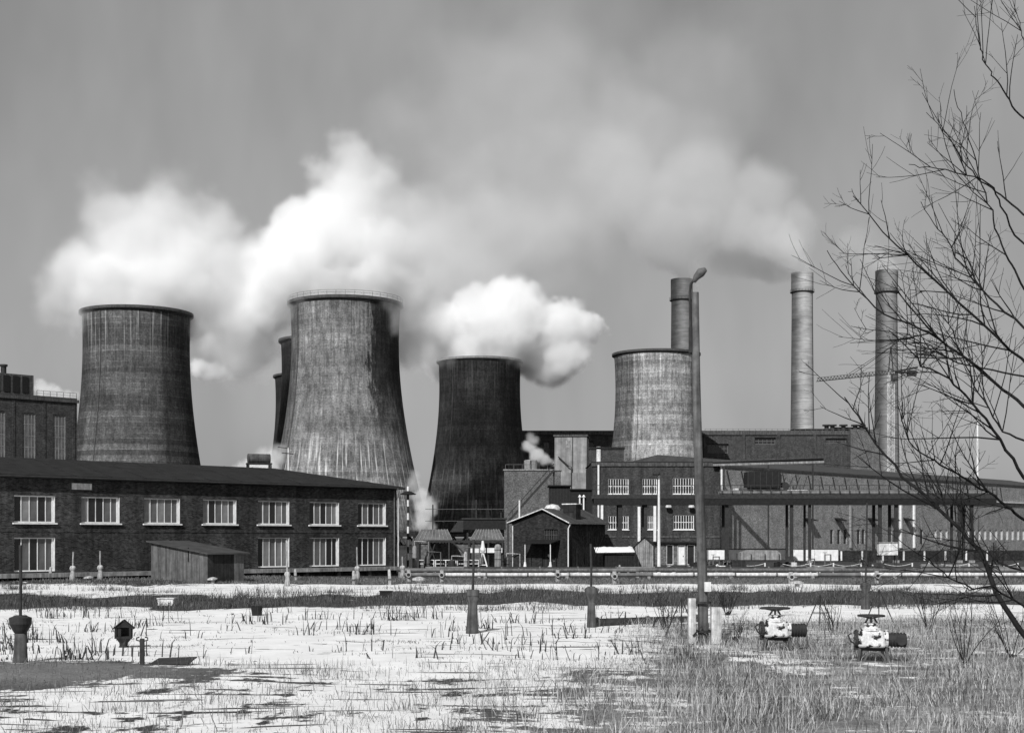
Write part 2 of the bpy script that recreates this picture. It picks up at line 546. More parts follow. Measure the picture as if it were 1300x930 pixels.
_wcache = {}
_pcache = {}
def _panes(pm):
    if pm.name not in _pcache:
        l_ = [pm, pm]
        for g_ in ('glass_dark', 'glass_pale'):
            c_ = pm.copy(); c_.materials.clear(); c_.materials.append(M[g_]); l_.append(c_)
        _pcache[pm.name] = l_ + [l_[2]]
    return _pcache[pm.name]
def window(parent, x, z, w, h, y, cols, rows=1, fm='white', gm_='glass', t=.07, sill=True, panes=True, name='window', heavy=0.0, rev=None, rd=None):
    """window part > panes, sill; lower left corner at x, z on the plane y of the parent"""
    key = (round(w,3), round(h,3), cols, rows, fm, t, heavy)
    if key not in _wcache:
        fm_ = frame_bars(w, h, cols, rows, t, .09, heavy).mesh('window_frame'); fm_.materials.append(M[fm])
        pw = w/cols
        pm = MB().box(.012, pw-.012, 0, .012, .02, h-.02).mesh('pane'); pm.materials.append(M[gm_])
        am = MB().box(.02, w-.02, 0, .012, .02, h-.02).mesh('pane'); am.materials.append(M[gm_])
        sm = MB().box(-.12, w+.12, -.34, .0, -.11, -.01).mesh('sill'); sm.materials.append(M[fm])
        _wcache[key] = (fm_, pm, am, sm)
    fm_, pm, am, sm = _wcache[key]
    f = obj(name, fm_, None, parent, (x, y, z))
    if panes:
        for i in range(cols):
            p = obj('pane', random.choice(_panes(pm)), None, f, (w*i/cols, .045 + random.uniform(-.006,.006), 0))
            p.rotation_euler = (random.uniform(-.012,.012), 0, random.uniform(-.012,.012))
    else:
        obj('pane', am, None, f, (0, .045, 0))
    if sill:
        obj('sill', sm, None, f, (0, 0, 0))
    if rev:
        k2 = key + (rev, y, rd)
        if k2 not in _wcache:
            rm = MB().reveal([(0, w, 0, h)], -y, rd or y+.09).mesh('reveal'); rm.materials.append(M[rev]); _wcache[k2] = rm
        obj('reveal', _wcache[k2], None, f, (0, 0, 0))
    return f

# ------------------------------------------------------------------ the two-storey brick building at the left
B0 = Vector((-606/FPX*100, 100, 0))        # middle of the first window bay
BAY = 5.09
ob = thing('brick_office', 'long two-storey dark brick building with white-framed windows and low hipped roof', 'building',
           B0, math.radians(45))
XL, XR, WD = -14.0, 6*BAY + 2.75, 13.0
EAVE, RIDGE = 7.45, 9.25
up = [(i*BAY-1.52, i*BAY+1.52, 4.35, 6.25) for i in range(-2, 7)]
lo = [(i*BAY-1.52, i*BAY+1.52, .92, 3.30) for i in (-2, 0, 4, 5, 6)]
mb = MB(); mb.wall(XL, XR, .15, EAVE, up + lo)
mb.add([(XR,0,.15),(XR,WD,.15),(XR,WD,EAVE),(XR,0,EAVE)], [(0,1,2,3)])
mb.add([(XL,0,.15),(XL,0,EAVE),(XL,WD,EAVE),(XL,WD,.15)], [(0,1,2,3)])
mb.add([(XL,WD,.15),(XL,WD,EAVE),(XR,WD,EAVE),(XR,WD,.15)], [(0,1,2,3)])
mb.build('wall', M['brick_dark'], ob)
MB().box(XL+.3, XR-.3, .9, WD-.3, .2, EAVE-.2).build('interior', M['interior'], ob)
# a soldier course over the windows and a string course
mb = MB()
for zz in (6.62, 3.68): mb.box(XL, XR+.02, -.03, 0.0, zz, zz+.07)
mb.build('string_course', M['brick_dark'], ob)
for i in range(-2, 7):
    window(ob, i*BAY-1.52, 4.35, 3.04, 1.9, .17, 5, heavy=.06, t=.085, rev='white_dirty')
for i in (-2, 0, 4, 5, 6):
    window(ob, i*BAY-1.52, .92, 3.04, 2.38, .17, 5, heavy=.06, t=.085, sill=False, rev='white_dirty')
# concrete ledge on brackets along the foot, dark gap below it
MB().box(XL, XR+.25, -.7, -.002, .5, .8).build('ledge', M['concrete'], ob)
MB().box(XL, XR+.1, -.08, .3, 0, .15).build('plinth', M['concrete_dark'], ob)
for i in range(14):
    MB().box(-.16, .16, -.5, -.085, -.02, .5).build('ledge_bracket', M['concrete_dark'], ob, (XL+1+i*3.3, 0, 0))
# roof with overhang
ov = .4
a0, a1, b0, b1 = XL-ov, XR+ov, -ov, WD+ov
ridge_end = XR - 8.2
mb = MB()
vs = [(a0,b0,EAVE+.02),(a1,b0,EAVE+.02),(a1,b1,EAVE+.02),(a0,b1,EAVE+.02),
      (a0,WD/2,RIDGE),(ridge_end,WD/2,RIDGE),
      (a0,b0,EAVE+.24),(a1,b0,EAVE+.24),(a1,b1,EAVE+.24),(a0,b1,EAVE+.24)]
mb.add(vs, [(3,2,1,0),(0,1,7,6),(1,2,8,7),(2,3,9,8),(3,0,6,4,9),(6,7,5,4),(7,8,5),(8,9,4,5)])
roof = mb.build('roof', M['roof_felt'], ob)
MB().tube([(a0,b0-.09,EAVE+.1),(a1+.1,b0-.09,EAVE+.1)], .085, 8).build('gutter', M['iron'], roof)
mb = MB()
for i in range(17):
    xx = a0 + (a1-a0)*i/17 + .4
    top = min(1, max(0, (a1 - xx)/(a1-ridge_end)))
    zt = EAVE+.24 + (RIDGE-EAVE-.24)*top; yt = b0 + (WD/2-b0)*top
    mb.bar((xx,b0,EAVE+.255),(xx,yt,zt+.012),.05,.03)
mb.build('roof_seam', M['roof_felt'], roof)
MB().tube([(XR-.35,-.12,.75),(XR-.35,-.12,EAVE-.1),(XR-.35,-.62,EAVE+.06)], .06, 8).build('downpipe', M['iron_grey'], ob)
MB().tube([(XR+.1,-.1,.0),(XR+.1,-.1,EAVE-.3)], .05, 8).build('downpipe', M['white_dirty'], ob)
MB().box(BAY*.55,BAY*.85,-.12,-.002,6.75,7.2).build('junction_box', M['white_dirty'], ob)

# things on its roof: a tank on legs and an aerial
def on_office(x, y, z): return ob.matrix_world @ Vector((x, y, z))
bpy.context.view_layer.update()
rt = thing('roof_tank', 'round-topped dark tank on four legs on the office roof', 'tank', on_office(ridge_end-1.2, WD/2+.6, RIDGE-.25), math.radians(20))
mb = MB(); mb.tube([(-.95,0,1.05),(.95,0,1.05)], .42, 16); mb.build('shell', M['concrete_dark'], rt, smooth=False)
mb = MB(); mb.box(-1.05,1.05,-.5,.5,.56,.68); mb.build('cradle', M['iron'], rt)
for sx in (-.95,.95):
    for sy in (-.42,.42):
        MB().box(sx-.06,sx+.06,sy-.06,sy+.06,-.1,.56).build('leg', M['iron'], rt)
ra = thing('roof_aerial', 'white roof mast with crossbar beside the tank', 'aerial', on_office(ridge_end+1.0, WD/2-.6, RIDGE-.5))
MB().tube([(0,0,-.05),(0,0,2.3)], .06, 8).build('mast', M['white'], ra)
MB().bar((-.55,0,1.85),(.45,0,1.75),.14,.08).build('crossbar', M['iron'], ra)
MB().bar((-.9,0,2.35),(.1,0,2.22),.1,.06).build('lamp_arm', M['iron'], ra)

# ------------------------------------------------------------------ wooden shed in front of it
shed_p = G(264, 743.5)
sh = thing('wooden_shed', 'low lean-to shed of weathered boards against the brick building', 'shed', (shed_p.x, shed_p.y, ground_z(shed_p.x, shed_p.y)-.03), math.radians(-42))
# local: x to the right wall, front towards -y; front wall runs from -6.4 to 0, right wall 0..4
def shed_h(t): return 2.75 - (2.75-2.0)*t
LF, LS = 6.7, 3.0
n = 22
for i in range(n):
    x0 = -LF + LF*i/n; x1 = -LF + LF*(i+1)/n - .012
    h0 = shed_h(i/n); h1 = shed_h((i+1)/n)
    d = random.uniform(0,.02); lowz = random.uniform(0,.06)
    MB().add([(x0,-.03-d,lowz),(x1,-.03-d,lowz),(x1,0,lowz),(x0,0,lowz),(x0,-.03-d,h0),(x1,-.03-d,h1),(x1,0,h1),(x0,0,h0)],
             [(0,3,2,1),(4,5,6,7),(0,1,5,4),(1,2,6,5),(2,3,7,6),(3,0,4,7)]).build('plank', M['wood'], sh)
for i in range(14):
    y0 = LS*i/14+.02; y1 = LS*(i+1)/14+.008
    d = random.uniform(0,.02)
    MB().box(0,.03+d,y0,y1,random.uniform(0,.06),1.97).build('plank', M['wood_dark'] if i < 10 else M['wood'], sh)
mb = MB().add([(-LF,.02,0),(-.02,.02,0),(-.02,LS,0),(-LF,LS,0),(-LF,.02,2.7),(-.02,.02,1.95),(-.02,LS,1.95),(-LF,LS,2.7)],
              [(0,3,2,1),(4,5,6,7),(0,1,5,4),(1,2,6,5),(2,3,7,6),(3,0,4,7)])
mb.build('inner_wall', M['wood_dark'], sh)
rf = MB().add([(-LF-.25,-.3,2.82),(.35,-.3,1.985),(.35,LS+.3,1.985),(-LF-.25,LS+.3,2.82),
          (-LF-.25,-.3,2.91),(.35,-.3,2.075),(.35,LS+.3,2.075),(-LF-.25,LS+.3,2.91)],
         [(0,3,2,1),(4,5,6,7),(0,1,5,4),(1,2,6,5),(2,3,7,6),(3,0,4,7)]).build('roof', M['roof_grey'], sh)
MB().box(-2.25,-2.14,-.06,-.035,1.45,2.45).build('board_gap_strip', M['black'], sh)

# ------------------------------------------------------------------ tall brick block far left
p0 = P(-60, 690, 285); 
tb = thing('boiler_block', 'tall brick block with narrow full-height windows and a louvred box on top', 'building', (p0.x, p0.y, 0), math.radians(45))
# length chosen so that its far corner stands in line with the first tower's edge
LB = 27.0; HB = 33.0
tw = []
for xx in (2.8, 9.5, 16.1, 22.9): tw.append((xx-1.5, xx+1.5, 3, 29.3))
mb = MB(); mb.wall(-20, LB, 0, HB, tw)
mb.add([(LB,0,0),(LB,30,0),(LB,30,HB),(LB,0,HB)], [(0,1,2,3)])
mb.add([(-20,0,0),(-20,0,HB),(-20,30,HB),(-20,30,0)], [(0,1,2,3)])
mb.add([(-20,30,0),(-20,30,HB),(LB,30,HB),(LB,30,0)], [(0,1,2,3)])
mb.add([(-20,0,HB),(LB,0,HB),(LB,30,HB),(-20,30,HB)], [(0,1,2,3)])
mb.build('wall', M['brick_far'], tb)
for (a_, b_, c_, d_) in tw:
    window(tb, a_, c_, 3, d_-c_, .25, 4, 11, fm='concrete', t=.22, sill=False, panes=False, rev='brick_far', rd=.4)
MB().box(-20.3, LB+.3, -.35, .002, HB-1.0, HB-.35).build('cornice', M['concrete_dark'], tb)
for xx in (12.8, 19.5, 26.2):
    MB().box(xx-.3, xx+.3, -.1, -.002, 0, HB-1.1).build('pilaster', M['brick_far'], tb)
lv = MB().box(-16, 17.9, 1.5, 12, HB, HB+4.3).build('louvre_house', M['concrete_dark'], tb)
for i in range(16):
    MB().box(-15.4+i*2.05, -14.1+i*2.05, 1.35, 1.49, HB+.5, HB+3.9).build('louvre', M['black'] if i%4 else M['concrete_pale'], lv)
for i, xx in enumerate((6.5, 11, 13)):
    MB().capped([(.55,HB+4.6),(.55,HB+6.0),(.8,HB+6.1),(.8,HB+6.5)],12,xx,5).build('vent_pipe', M['iron'], tb)
mb = MB()
for i in range(7): mb.box(17.9+i*1.5,17.98+i*1.5,.1,.18,HB,HB+1.1)
mb.box(17.9,LB,.1,.16,HB+1.05,HB+1.13); mb.box(17.9,LB,.1,.16,HB+.55,HB+.6)
mb.build('roof_railing', M['iron_grey'], tb)

# ------------------------------------------------------------------ cooling towers
def hyper(rt, zt, b, z): return rt*math.sqrt(1+((z-zt)/b)**2)
def cooling_tower(label, px, depth, rt, zt, b, top, mat, rail=False, ladder=-40, rimcol='concrete_dark'):
    x = (px-650)/FPX*depth
    t = thing('cooling_tower', label, 'cooling tower', (x, depth, 0), 0, 'cooling towers of the power station')
    # face of each tower's angle 0 looks to the camera
    t.rotation_euler = (0, 0, -math.atan2(x, depth))
    prof = []
    zz = 4.2
    while zz < top-.9:
        prof.append((hyper(rt, zt, b, zz), zz)); zz += 1.5
    rtop = hyper(rt, zt, b, top-.9)
    prof.append((rtop, top-.9))
    inner = [(r-.5, z) for r, z in reversed(prof)]
    MB().lathe(prof+inner, 96, closed=True).build('shell', mat, t, smooth=True)
    rim = MB().lathe([(rtop-.6,top-1.25),(rtop+.15,top-1.25),(rtop+.85,top-.75),(rtop+.85,top),(rtop-.6,top)], 96, closed=True)
    rim.build('rim', M[rimcol], t)
    r0 = hyper(rt, zt, b, 4.2)
    MB().lathe([(r0-.7,3.6),(r0+.45,3.6),(r0+.45,4.6),(r0-.7,4.6)], 64, closed=True).build('ring_beam', M['concrete_dark'], t)
    MB().lathe([(r0+1.8,0),(r0+1.8,1.2),(r0+1.4,1.2),(r0+1.4,0)], 64, closed=True).build('basin', M['concrete_dark'], t)
    r1 = r0 + 1.2
    for k in range(28):
        a0_ = 2*PI*k/28
        mb = MB()
        for da in (-.1, .1):
            mb.bar((r0*math.cos(a0_), r0*math.sin(a0_), 3.7), (r1*math.cos(a0_+da), r1*math.sin(a0_+da), 0), .45)
        mb.build('leg_pair', M['concrete_dark'], t)
    # ladder up the shell
    mb = MB(); a_ = math.radians(ladder) - PI/2
    pts = [((r+.25)*math.cos(a_), (r+.25)*math.sin(a_), z) for r, z in prof]
    mb.tube(pts, .07, 5)
    mb.build('ladder', M['concrete_dark'], t)
    if rail:
        mb = MB()
        R = rtop+.7
        for k in range(40):
            a_ = 2*PI*k/40
            mb.bar((R*math.cos(a_), R*math.sin(a_), top), (R*math.cos(a_), R*math.sin(a_), top+1.3), .09)
        for hz in (.7, 1.3):
            mb.tube([(R*math.cos(2*PI*k/64), R*math.sin(2*PI*k/64), top+hz) for k in range(65)], .05, 5, cap=False)
        mb.build('railing', M['iron_grey'], t)
    return t

tA = tower_mat('tower_skin_banded', .078, [(66, 42, .5, -5, 8, .10), (-85, 30, .35, -5, 8, .3)], streak=.3, bands=.55, seed=1, runs=.15, topmark=1.6, height=66)  # right flank darker behind a nearly straight upright edge
tB = tower_mat('tower_skin_streaked', .15, [(64, 40, .82, 20, 26, 1.25), (-75, 20, .4, 5, 20, .4)], streak=.5, bands=.25, seed=5, runs=1.7, topmark=.15, height=69)
tC = tower_mat('tower_skin_sooty', .055, [(0, 200, .5, 20, 16, .6), (-40, 22, .3, -5, 10, .5), (45, 18, .35, 10, 20, .6)], streak=.45, bands=.3, seed=9, runs=1.3, topmark=.9, height=68)
tD = tower_mat('tower_skin_pale', .25, [(-62, 33, .55, -5, 8, .25), (78, 24, .5, 0, 10, .3)], streak=.45, bands=.5, seed=13, runs=.5, topmark=.4, height=69)
tE = tower_mat('tower_skin_dark', .025, [], streak=.4, bands=.25, seed=17, runs=.2, topmark=.3, height=69)

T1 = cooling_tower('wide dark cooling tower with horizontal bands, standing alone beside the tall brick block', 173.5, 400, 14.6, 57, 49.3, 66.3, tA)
T2 = cooling_tower('tallest cooling tower, streaked with a ragged black stain, a railing round its rim', 438.5, 400, 15.0, 58, 43.6, 68.9, tB, rail=True, ladder=-58)
T3 = cooling_tower('evenly soot-black cooling tower with a few thin white runs', 609, 525, 14.9, 59, 47.5, 68.4, tC, rimcol='concrete')
T4 = cooling_tower('pale stained cooling tower standing before the long boiler house', 833, 515, 14.7, 57, 47.5, 69.7, tD, ladder=-25)
T5 = cooling_tower('dark cooling tower half hidden right behind the streaked one', 415, 475, 14.9, 59, 46, 68.9, tE)
T6 = cooling_tower('cooling tower showing only as a black sliver, last behind the streaked one', 397, 580, 14.9, 59, 46, 69, tE)

# ------------------------------------------------------------------ chimneys
def chimney_mat(name, c, seed):
    m, nt, b, out = new_mat(name)
    tc = nd(nt, 'ShaderNodeTexCoord')
    sx = nd(nt, 'ShaderNodeSeparateXYZ'); nt.links.new(tc.outputs['Object'], sx.inputs[0])
    x, y, z = sx.outputs
    ang = mth(nt, 'ARCTAN2', x, mth(nt, 'MULTIPLY', y, -1.0))
    cv = nd(nt, 'ShaderNodeCombineXYZ')
    nt.links.new(mth(nt, 'MULTIPLY', ang, 4.5), cv.inputs[0]); nt.links.new(z, cv.inputs[1]); cv.inputs[2].default_value = seed
    V = cv.outputs[0]
    v = maprange(nt, noise(nt, V, .12, 6, .7), .3, .7, c*.75, c*1.25)
    v = mth(nt, 'MULTIPLY', v, maprange(nt, noise(nt, mapping(nt, V, (.15, 1.1, 1)), 1.0, 4, .6), .3, .7, .72, 1.3))
    # left-side shading painted into the colour together with soot, edge ragged
    rag = mth(nt, 'MULTIPLY', mth(nt, 'SUBTRACT', noise(nt, V, .3, 5, .7), .5), .6)
    soot = maprange(nt, mth(nt, 'ADD', ang, rag), .25, -.75, 0, 1, True)  # mask for the painted shade and soot, full on the left
    v = mth(nt, 'MULTIPLY', v, maprange(nt, soot, 0, 1, 1, .33))
    nt.links.new(grey(nt, v), b.inputs['Base Color'])
    b.inputs['Roughness'].default_value = .95
    return m

def chimney(label, px, top_y, depth, rtop, rbase, c, seed):
    x = (px-650)/FPX*depth
    Hc = EYE + (HORIZON-top_y)/FPX*depth
    t = thing('chimney', label, 'chimney', (x, depth, 0), -math.atan2(x, depth), 'brick chimneys of the power station')
    mat = chimney_mat('chimney_brick', c, seed)
    prof = []
    for i in range(25):
        f = i/24
        prof.append((rbase + (rtop-rbase)*(1-(1-f)**1.6), Hc*f*.999))
    MB().lathe(prof+[(rtop-.5,Hc*.999),(rtop-.5,Hc-8)], 48).build('shaft', mat, t, smooth=False)
    MB().lathe([(rtop+.02,Hc-9),(rtop+.28,Hc-9),(rtop+.28,Hc+.05),(rtop-.52,Hc+.05),(rtop-.52,Hc-1)], 48).build('crown', mat, t)
    z = Hc-9.4
    mb = MB().lathe([(rtop,z-.3),(rtop+.8,z-.05),(rtop+.8,z+.08),(rtop,z+.1)], 48)
    g = mb.build('gallery', M['concrete_dark'], t)
    mb = MB()
    for k in range(24):
        a_ = 2*PI*k/24
        mb.bar(((rtop+.75)*math.cos(a_),(rtop+.75)*math.sin(a_),z+.1),((rtop+.75)*math.cos(a_),(rtop+.75)*math.sin(a_),z+1.2),.08)
    mb.tube([((rtop+.75)*math.cos(2*PI*k/48),(rtop+.75)*math.sin(2*PI*k/48),z+1.2) for k in range(49)], .06, 5, cap=False)
    mb.build('gallery_railing', M['iron'], g)
    mb = MB(); a_ = -PI/2+1.15
    mb.tube([((r+.2)*math.cos(a_),(r+.2)*math.sin(a_),zz) for r, zz in prof], .1, 5)
    mb.build('ladder', M['iron'], t)
    return t

chimney('brick chimney rising just behind the pale cooling tower', 865.5, 355, 640, 4.65, 6.4, .26, 2)
chimney('free-standing brick chimney with its whole shaft clear above the boiler house roof', 1018.5, 347, 700, 5.1, 6.6, .38, 6)
chimney('dark brick chimney beside the tower crane', 1125.5, 344, 610, 4.45, 6.0, .22, 11)

# ------------------------------------------------------------------ long boiler house behind the pale tower
D = 560.0; s = S(D)
xa, xb = P(662,0,D).x, P(1112,0,D).x
HB2 = EYE + (HORIZON-548)/s
bh = thing('boiler_house', 'long far brick boiler house with dark upper openings and roof vents', 'building', (xa, D, 0))
L = xb - xa
def lx(px): return P(px,0,D).x - xa
def lz(py): return EYE + (HORIZON-py)/s
holes = [(lx(898), lx(925), lz(575), lz(563)), (lx(958), lx(985), lz(564), lz(555)), (lx(1048), lx(1075), lz(562), lz(556))]
for k_ in range(5): holes.append((lx(690+k_*14), lx(698+k_*14), lz(575), lz(560)))
mb = MB(); mb.wall(0, L, 0, HB2, holes)
mb.add([(0,0,HB2),(L,0,HB2),(L,40,HB2),(0,40,HB2)],[(0,1,2,3)])
mb.add([(L,0,0),(L,40,0),(L,40,HB2),(L,0,HB2)],[(0,1,2,3)])
mb.add([(0,0,0),(0,0,HB2),(0,40,HB2),(0,40,0)],[(0,1,2,3)])
mb.add([(0,40,0),(0,40,HB2),(L,40,HB2),(L,40,0)],[(0,1,2,3)])
mb.build('wall', M['brick_far'], bh)
for (a_, b_, c_, d_) in holes:
    window(bh, a_, c_, b_-a_, d_-c_, 1.0, max(2,int((b_-a_)/1.6)), 2, fm='iron_grey', gm_='glass_dark', t=.35, sill=False, panes=False, rev='brick_far', rd=1.2)
for i, px in enumerate((895, 944, 988, 1034, 1078)):
    MB().box(lx(px)-.6, lx(px)+.6, -.6, -.002, 0, HB2-1).build('pilaster', M['brick_far'], bh)
MB().box(-.5, L+.5, -.5, -.003, HB2-1.2, HB2+.5).build('parapet', M['concrete_dark'], bh)
MB().box(lx(1078), L+.6, -2.5, -.65, 0, HB2+.8).build('stair_tower', M['brick_pale'], bh)
for a_, b_, c_, mt in ((925, 990, 546, 'concrete'), (1010, 1050, 543, 'roof_felt'), (1060,1105,541,'roof_felt'), (800,860,544,'roof_felt')):
    MB().box(lx(a_), lx(b_), 4, 14, HB2+.001, lz(c_)).build('roof_house', M[mt], bh)
for px in (1051.5, 1059, 1073, 1088, 1096):
    z0 = HB2
    MB().capped([(.9,z0),(.9,lz(540)),(1.7,lz(540)+.05),(1.7,lz(539)+.3),(.3,lz(538))],12,lx(px),3).build('roof_vent', M['iron'], bh)
mb = MB()
for i in range(30): mb.box(lx(895)+i*2.2, lx(895)+i*2.2+.12, .3, .42, HB2, HB2+1.3)
mb.box(lx(895), lx(895)+64, .3, .4, HB2+1.2, HB2+1.3)
mb.build('roof_railing', M['iron_grey'], bh)

# lower annex between the sooty tower and the pale tower, further back
D2 = 470.0
an = thing('boiler_annex', 'low brick annex with a pale corner strip in front of the pale cooling tower', 'building', (P(745,0,D2).x, D2, 0))
w_ = P(792,0,D2).x-P(745,0,D2).x; h_ = EYE+(HORIZON-570)/S(D2)
MB().box(0, w_, 0, 12, 0, h_).build('wall', M['brick_far'], an)
MB().box(3.2, 4.5, -.3, -.003, 0, h_+.8).build('corner_strip', M['white_dirty'], an)
MB().box(-.3, w_+.3, -.3, 12.3, h_+.002, h_+.7).build('roof', M['roof_felt'], an)

# ------------------------------------------------------------------ concrete bunker block with its lower block
D = 300.0; s = S(D)
cb = thing('concrete_bunker', 'pale stained concrete bunker block above the sloping iron stair', 'building', (P(704,0,D).x, D, 0), math.radians(-6))
w1 = (745-704)/s; z1 = EYE+(HORIZON-554)/s; z2 = EYE+(HORIZON-600)/s; z3 = EYE+(HORIZON-622)/s
up_ = MB().box(0, w1, 0, 8, z2, z1).build('upper_block', M['concrete_pale'], cb)
MB().box(-.25, w1+.25, -.25, 8.25, z1+.002, z1+.4).build('roof_slab', M['concrete_dark'], cb)
MB().box(.8, 7.6, -.7, 9, 0, z2-.002).build('lower_block', M['concrete_pale'], cb)
MB().box(w1*.55, w1*.55+.15, -.12, -.003, z2, z1).build('cable', M['iron'], cb)
MB().tube([(.8,-.5,z2+3.4),(3.0,-.7,z2+1.4),(3.6,-.8,z2+1.2),(3.6,-.8,z3-6)], .12, 6).build('drain_pipe', M['iron'], cb)
MB().box(w1*.35,w1*.35+1,-.08,-.003,z1-2.5,z1-.8).build('hatch', M['concrete'], cb)
# brick retaining block with the stair
D = 270.0; s = S(D)
bk = thing('brick_block', 'flat-topped brick block beside the foot of the soot-black cooling tower', 'building', (P(640,0,D).x, D, 0))
w2 = (712-640)/s; zt_ = EYE+(HORIZON-597)/s
MB().box(0, w2, 0, 14, 0, zt_).build('wall', M['brick_pale'], bk)
MB().box(-.2, w2+.2, -.2, 14.2, zt_+.002, zt_+.25).build('coping', M['concrete'], bk)
mb = MB()
for i in range(6): mb.box(.2+i*1.6,.28+i*1.6,.1,.18,zt_+.25,zt_+1.2)
mb.box(.2,8.3,.1,.16,zt_+1.12,zt_+1.2)
mb.build('railing', M['iron_grey'], bk)
tn = thing('round_tank', 'small pale round tank on top of the brick block', 'tank', (P(674,0,D).x, D+3, zt_+.25))
MB().capped([(1.3,0),(1.3,1.7),(1.1,1.9),(.2,2.0)],20).build('shell', M['concrete'], tn)
MB().box(-.12,.12,-1.42,-1.3,0,1.8).build('ladder', M['iron'], tn)
st = thing('iron_stair', 'steep iron conveyor stair leading up to the concrete bunker', 'stair', (P(648,0,262).x, 262, 0))
def sl(px, py): q = P(px, py, 262); return (q.x - st.location.x, 0, q.z)
for dy in (0, 1.3):
    a_, b_ = sl(645, 662), sl(703, 597)
    mb = MB().bar((a_[0],-dy,a_[2]),(b_[0],-dy,b_[2]),.3,.4); mb.build('stringer', M['iron'], st)
    mb = MB().bar((a_[0],-dy,a_[2]+1.2),(b_[0],-dy,b_[2]+1.2),.14); mb.build('handrail', M['iron'], st)
for i in range(17):
    f = i/16
    a_, b_ = sl(645, 662), sl(703, 597)
    MB().box(-.12,.12,-1.25,-.05,-.03,.03).build('tread', M['iron'], st, (a_[0]+(b_[0]-a_[0])*f, 0, a_[2]+(b_[2]-a_[2])*f+.1))
for i in range(5):
    f = (i+.5)/5
    q = (a_[0]+(b_[0]-a_[0])*f, a_[2]+(b_[2]-a_[2])*f)
    MB().box(q[0]-.05,q[0]+.05,-1.35,-1.25,q[1],q[1]+1.2).build('rail_post', M['iron'], st)
MB().box(b_[0]-.15,b_[0]+.15,-.9,-.6,0,b_[2]).build('support', M['iron'], st)
MB().box(a_[0]-.15,a_[0]+.15,-.9,-.6,0,a_[2]).build('support', M['iron'], st)
mb = MB().tube([(sl(659.5,0)[0],-1.6,0),(sl(659.5,0)[0],-1.6,sl(0,635)[2])], .16, 8); mb.build('white_post', M['white'], st)

# black corrugated sheds below the bunker
D = 215.0; s = S(D)
bs = thing('dark_machine_shed', 'black sheet-metal shed with two white vent pipes under the bunker', 'shed', (P(698,0,D).x, D, 0))
def bx_(mb, a_, b_, c_, d_, y0, y1):
    return mb.box(P(a_,0,D).x-bs.location.x, P(b_,0,D).x-bs.location.x, y0, y1, max(0,EYE+(HORIZON-d_)/s), EYE+(HORIZON-c_)/s)
bx_(MB(), 698, 724, 617, 720, 0, 6).build('wall', M['black'], bs)
bx_(MB(), 723.5, 751, 622, 720, -1, 6).build('wall', M['black'], bs)
bx_(MB(), 696, 725, 615.5, 616.9, -.5, 6.3).build('roof', M['roof_felt'], bs)
bx_(MB(), 723, 752, 620.5, 621.9, -1.4, 6.3).build('roof', M['roof_felt'], bs)
for i in range(14):
    xx = P(698+i*1.9,0,D).x-bs.location.x
    MB().box(xx,xx+.08,-.06,-.003,0,EYE+(HORIZON-618)/s).build('sheet_rib', M['iron'], bs)
for px in (735.5, 740.5):
    xx = P(px,0,D).x-bs.location.x
    MB().capped([(.12,3),(.12,EYE+(HORIZON-632)/s),(.28,EYE+(HORIZON-631)/s),(.05,EYE+(HORIZON-628)/s)],10,xx,-1.4).build('vent_pipe', M['white'], bs)

# ------------------------------------------------------------------ machine hall (dark brick, barred white windows)
D = 230.0; s = S(D)
mh = thing('machine_hall', 'flat-roofed dark brick hall with rows of barred white windows behind the pipe bridge', 'building', (P(752,0,D).x, D, 0))
def hx(px): return P(px,0,D).x - mh.location.x
def hz(py): return EYE+(HORIZON-py)/s
LH = hx(914); HH = hz(588)
hs = [(772,798,607,627),(815.5,834,607,627),(854,881,606,627),(772,798,654,672),(822,836,654,672),(855,881,653,672)]
hs = [(hx(a_),hx(b_),hz(d_),hz(c_)) for a_,b_,c_,d_ in hs]
mb = MB(); mb.wall(0, LH, 0, HH, hs)
mb.add([(0,0,0),(0,0,HH),(0,20,HH),(0,20,0)],[(0,1,2,3)])
mb.add([(LH,0,0),(LH,20,0),(LH,20,HH),(LH,0,HH)],[(0,1,2,3)])
mb.add([(0,20,0),(0,20,HH),(LH,20,HH),(LH,20,0)],[(0,1,2,3)])
mb.add([(0,0,HH),(LH,0,HH),(LH,20,HH),(0,20,HH)],[(0,1,2,3)])
mb.build('wall', M['brick_mid'], mh)
for (a_,b_,c_,d_) in hs:
    cols = 8 if b_-a_ > 2.8 else 6
    window(mh, a_, c_, b_-a_, d_-c_, .16, cols, 2, gm_='glass_dark', t=.14, sill=True, panes=False, name='barred_window', rev='brick_mid', rd=.3)
MB().box(-.2, LH+.2, -.22, -.002, HH-.45, HH+.12).build('cornice', M['concrete_dark'], mh)
MB().box(-.1, LH+.1, -.1, 20, HH+.13, HH+.3).build('roof', M['roof_felt'], mh)
MB().box(0, LH, -.1, -.003, hz(682), hz(680)).build('string_course', M['concrete_dark'], mh)
for px, w_, top_, bot_ in ((759.5,.13,590,700),(764,.2,640,662),(915.5,.13,590,640),(811,.22,643,687),(831,.22,642,690)):
    MB().box(hx(px)-w_, hx(px)+w_, -.5, -.23, max(0,hz(bot_)), hz(top_)).build('downpipe', M['white'], mh)
for px, py in ((848,642),(877,642)):
    MB().capped([(.1,hz(py)+.3),(.5,hz(py)),(.5,hz(py)-.25),(.05,hz(py)-.4)],10,hx(px),-.8).build('wall_lamp', M['white_dirty'], mh)
    MB().bar((hx(px),-.8,hz(py)+.2),(hx(px),0,hz(py)+.6),.08).build('lamp_bracket', M['iron'], mh)

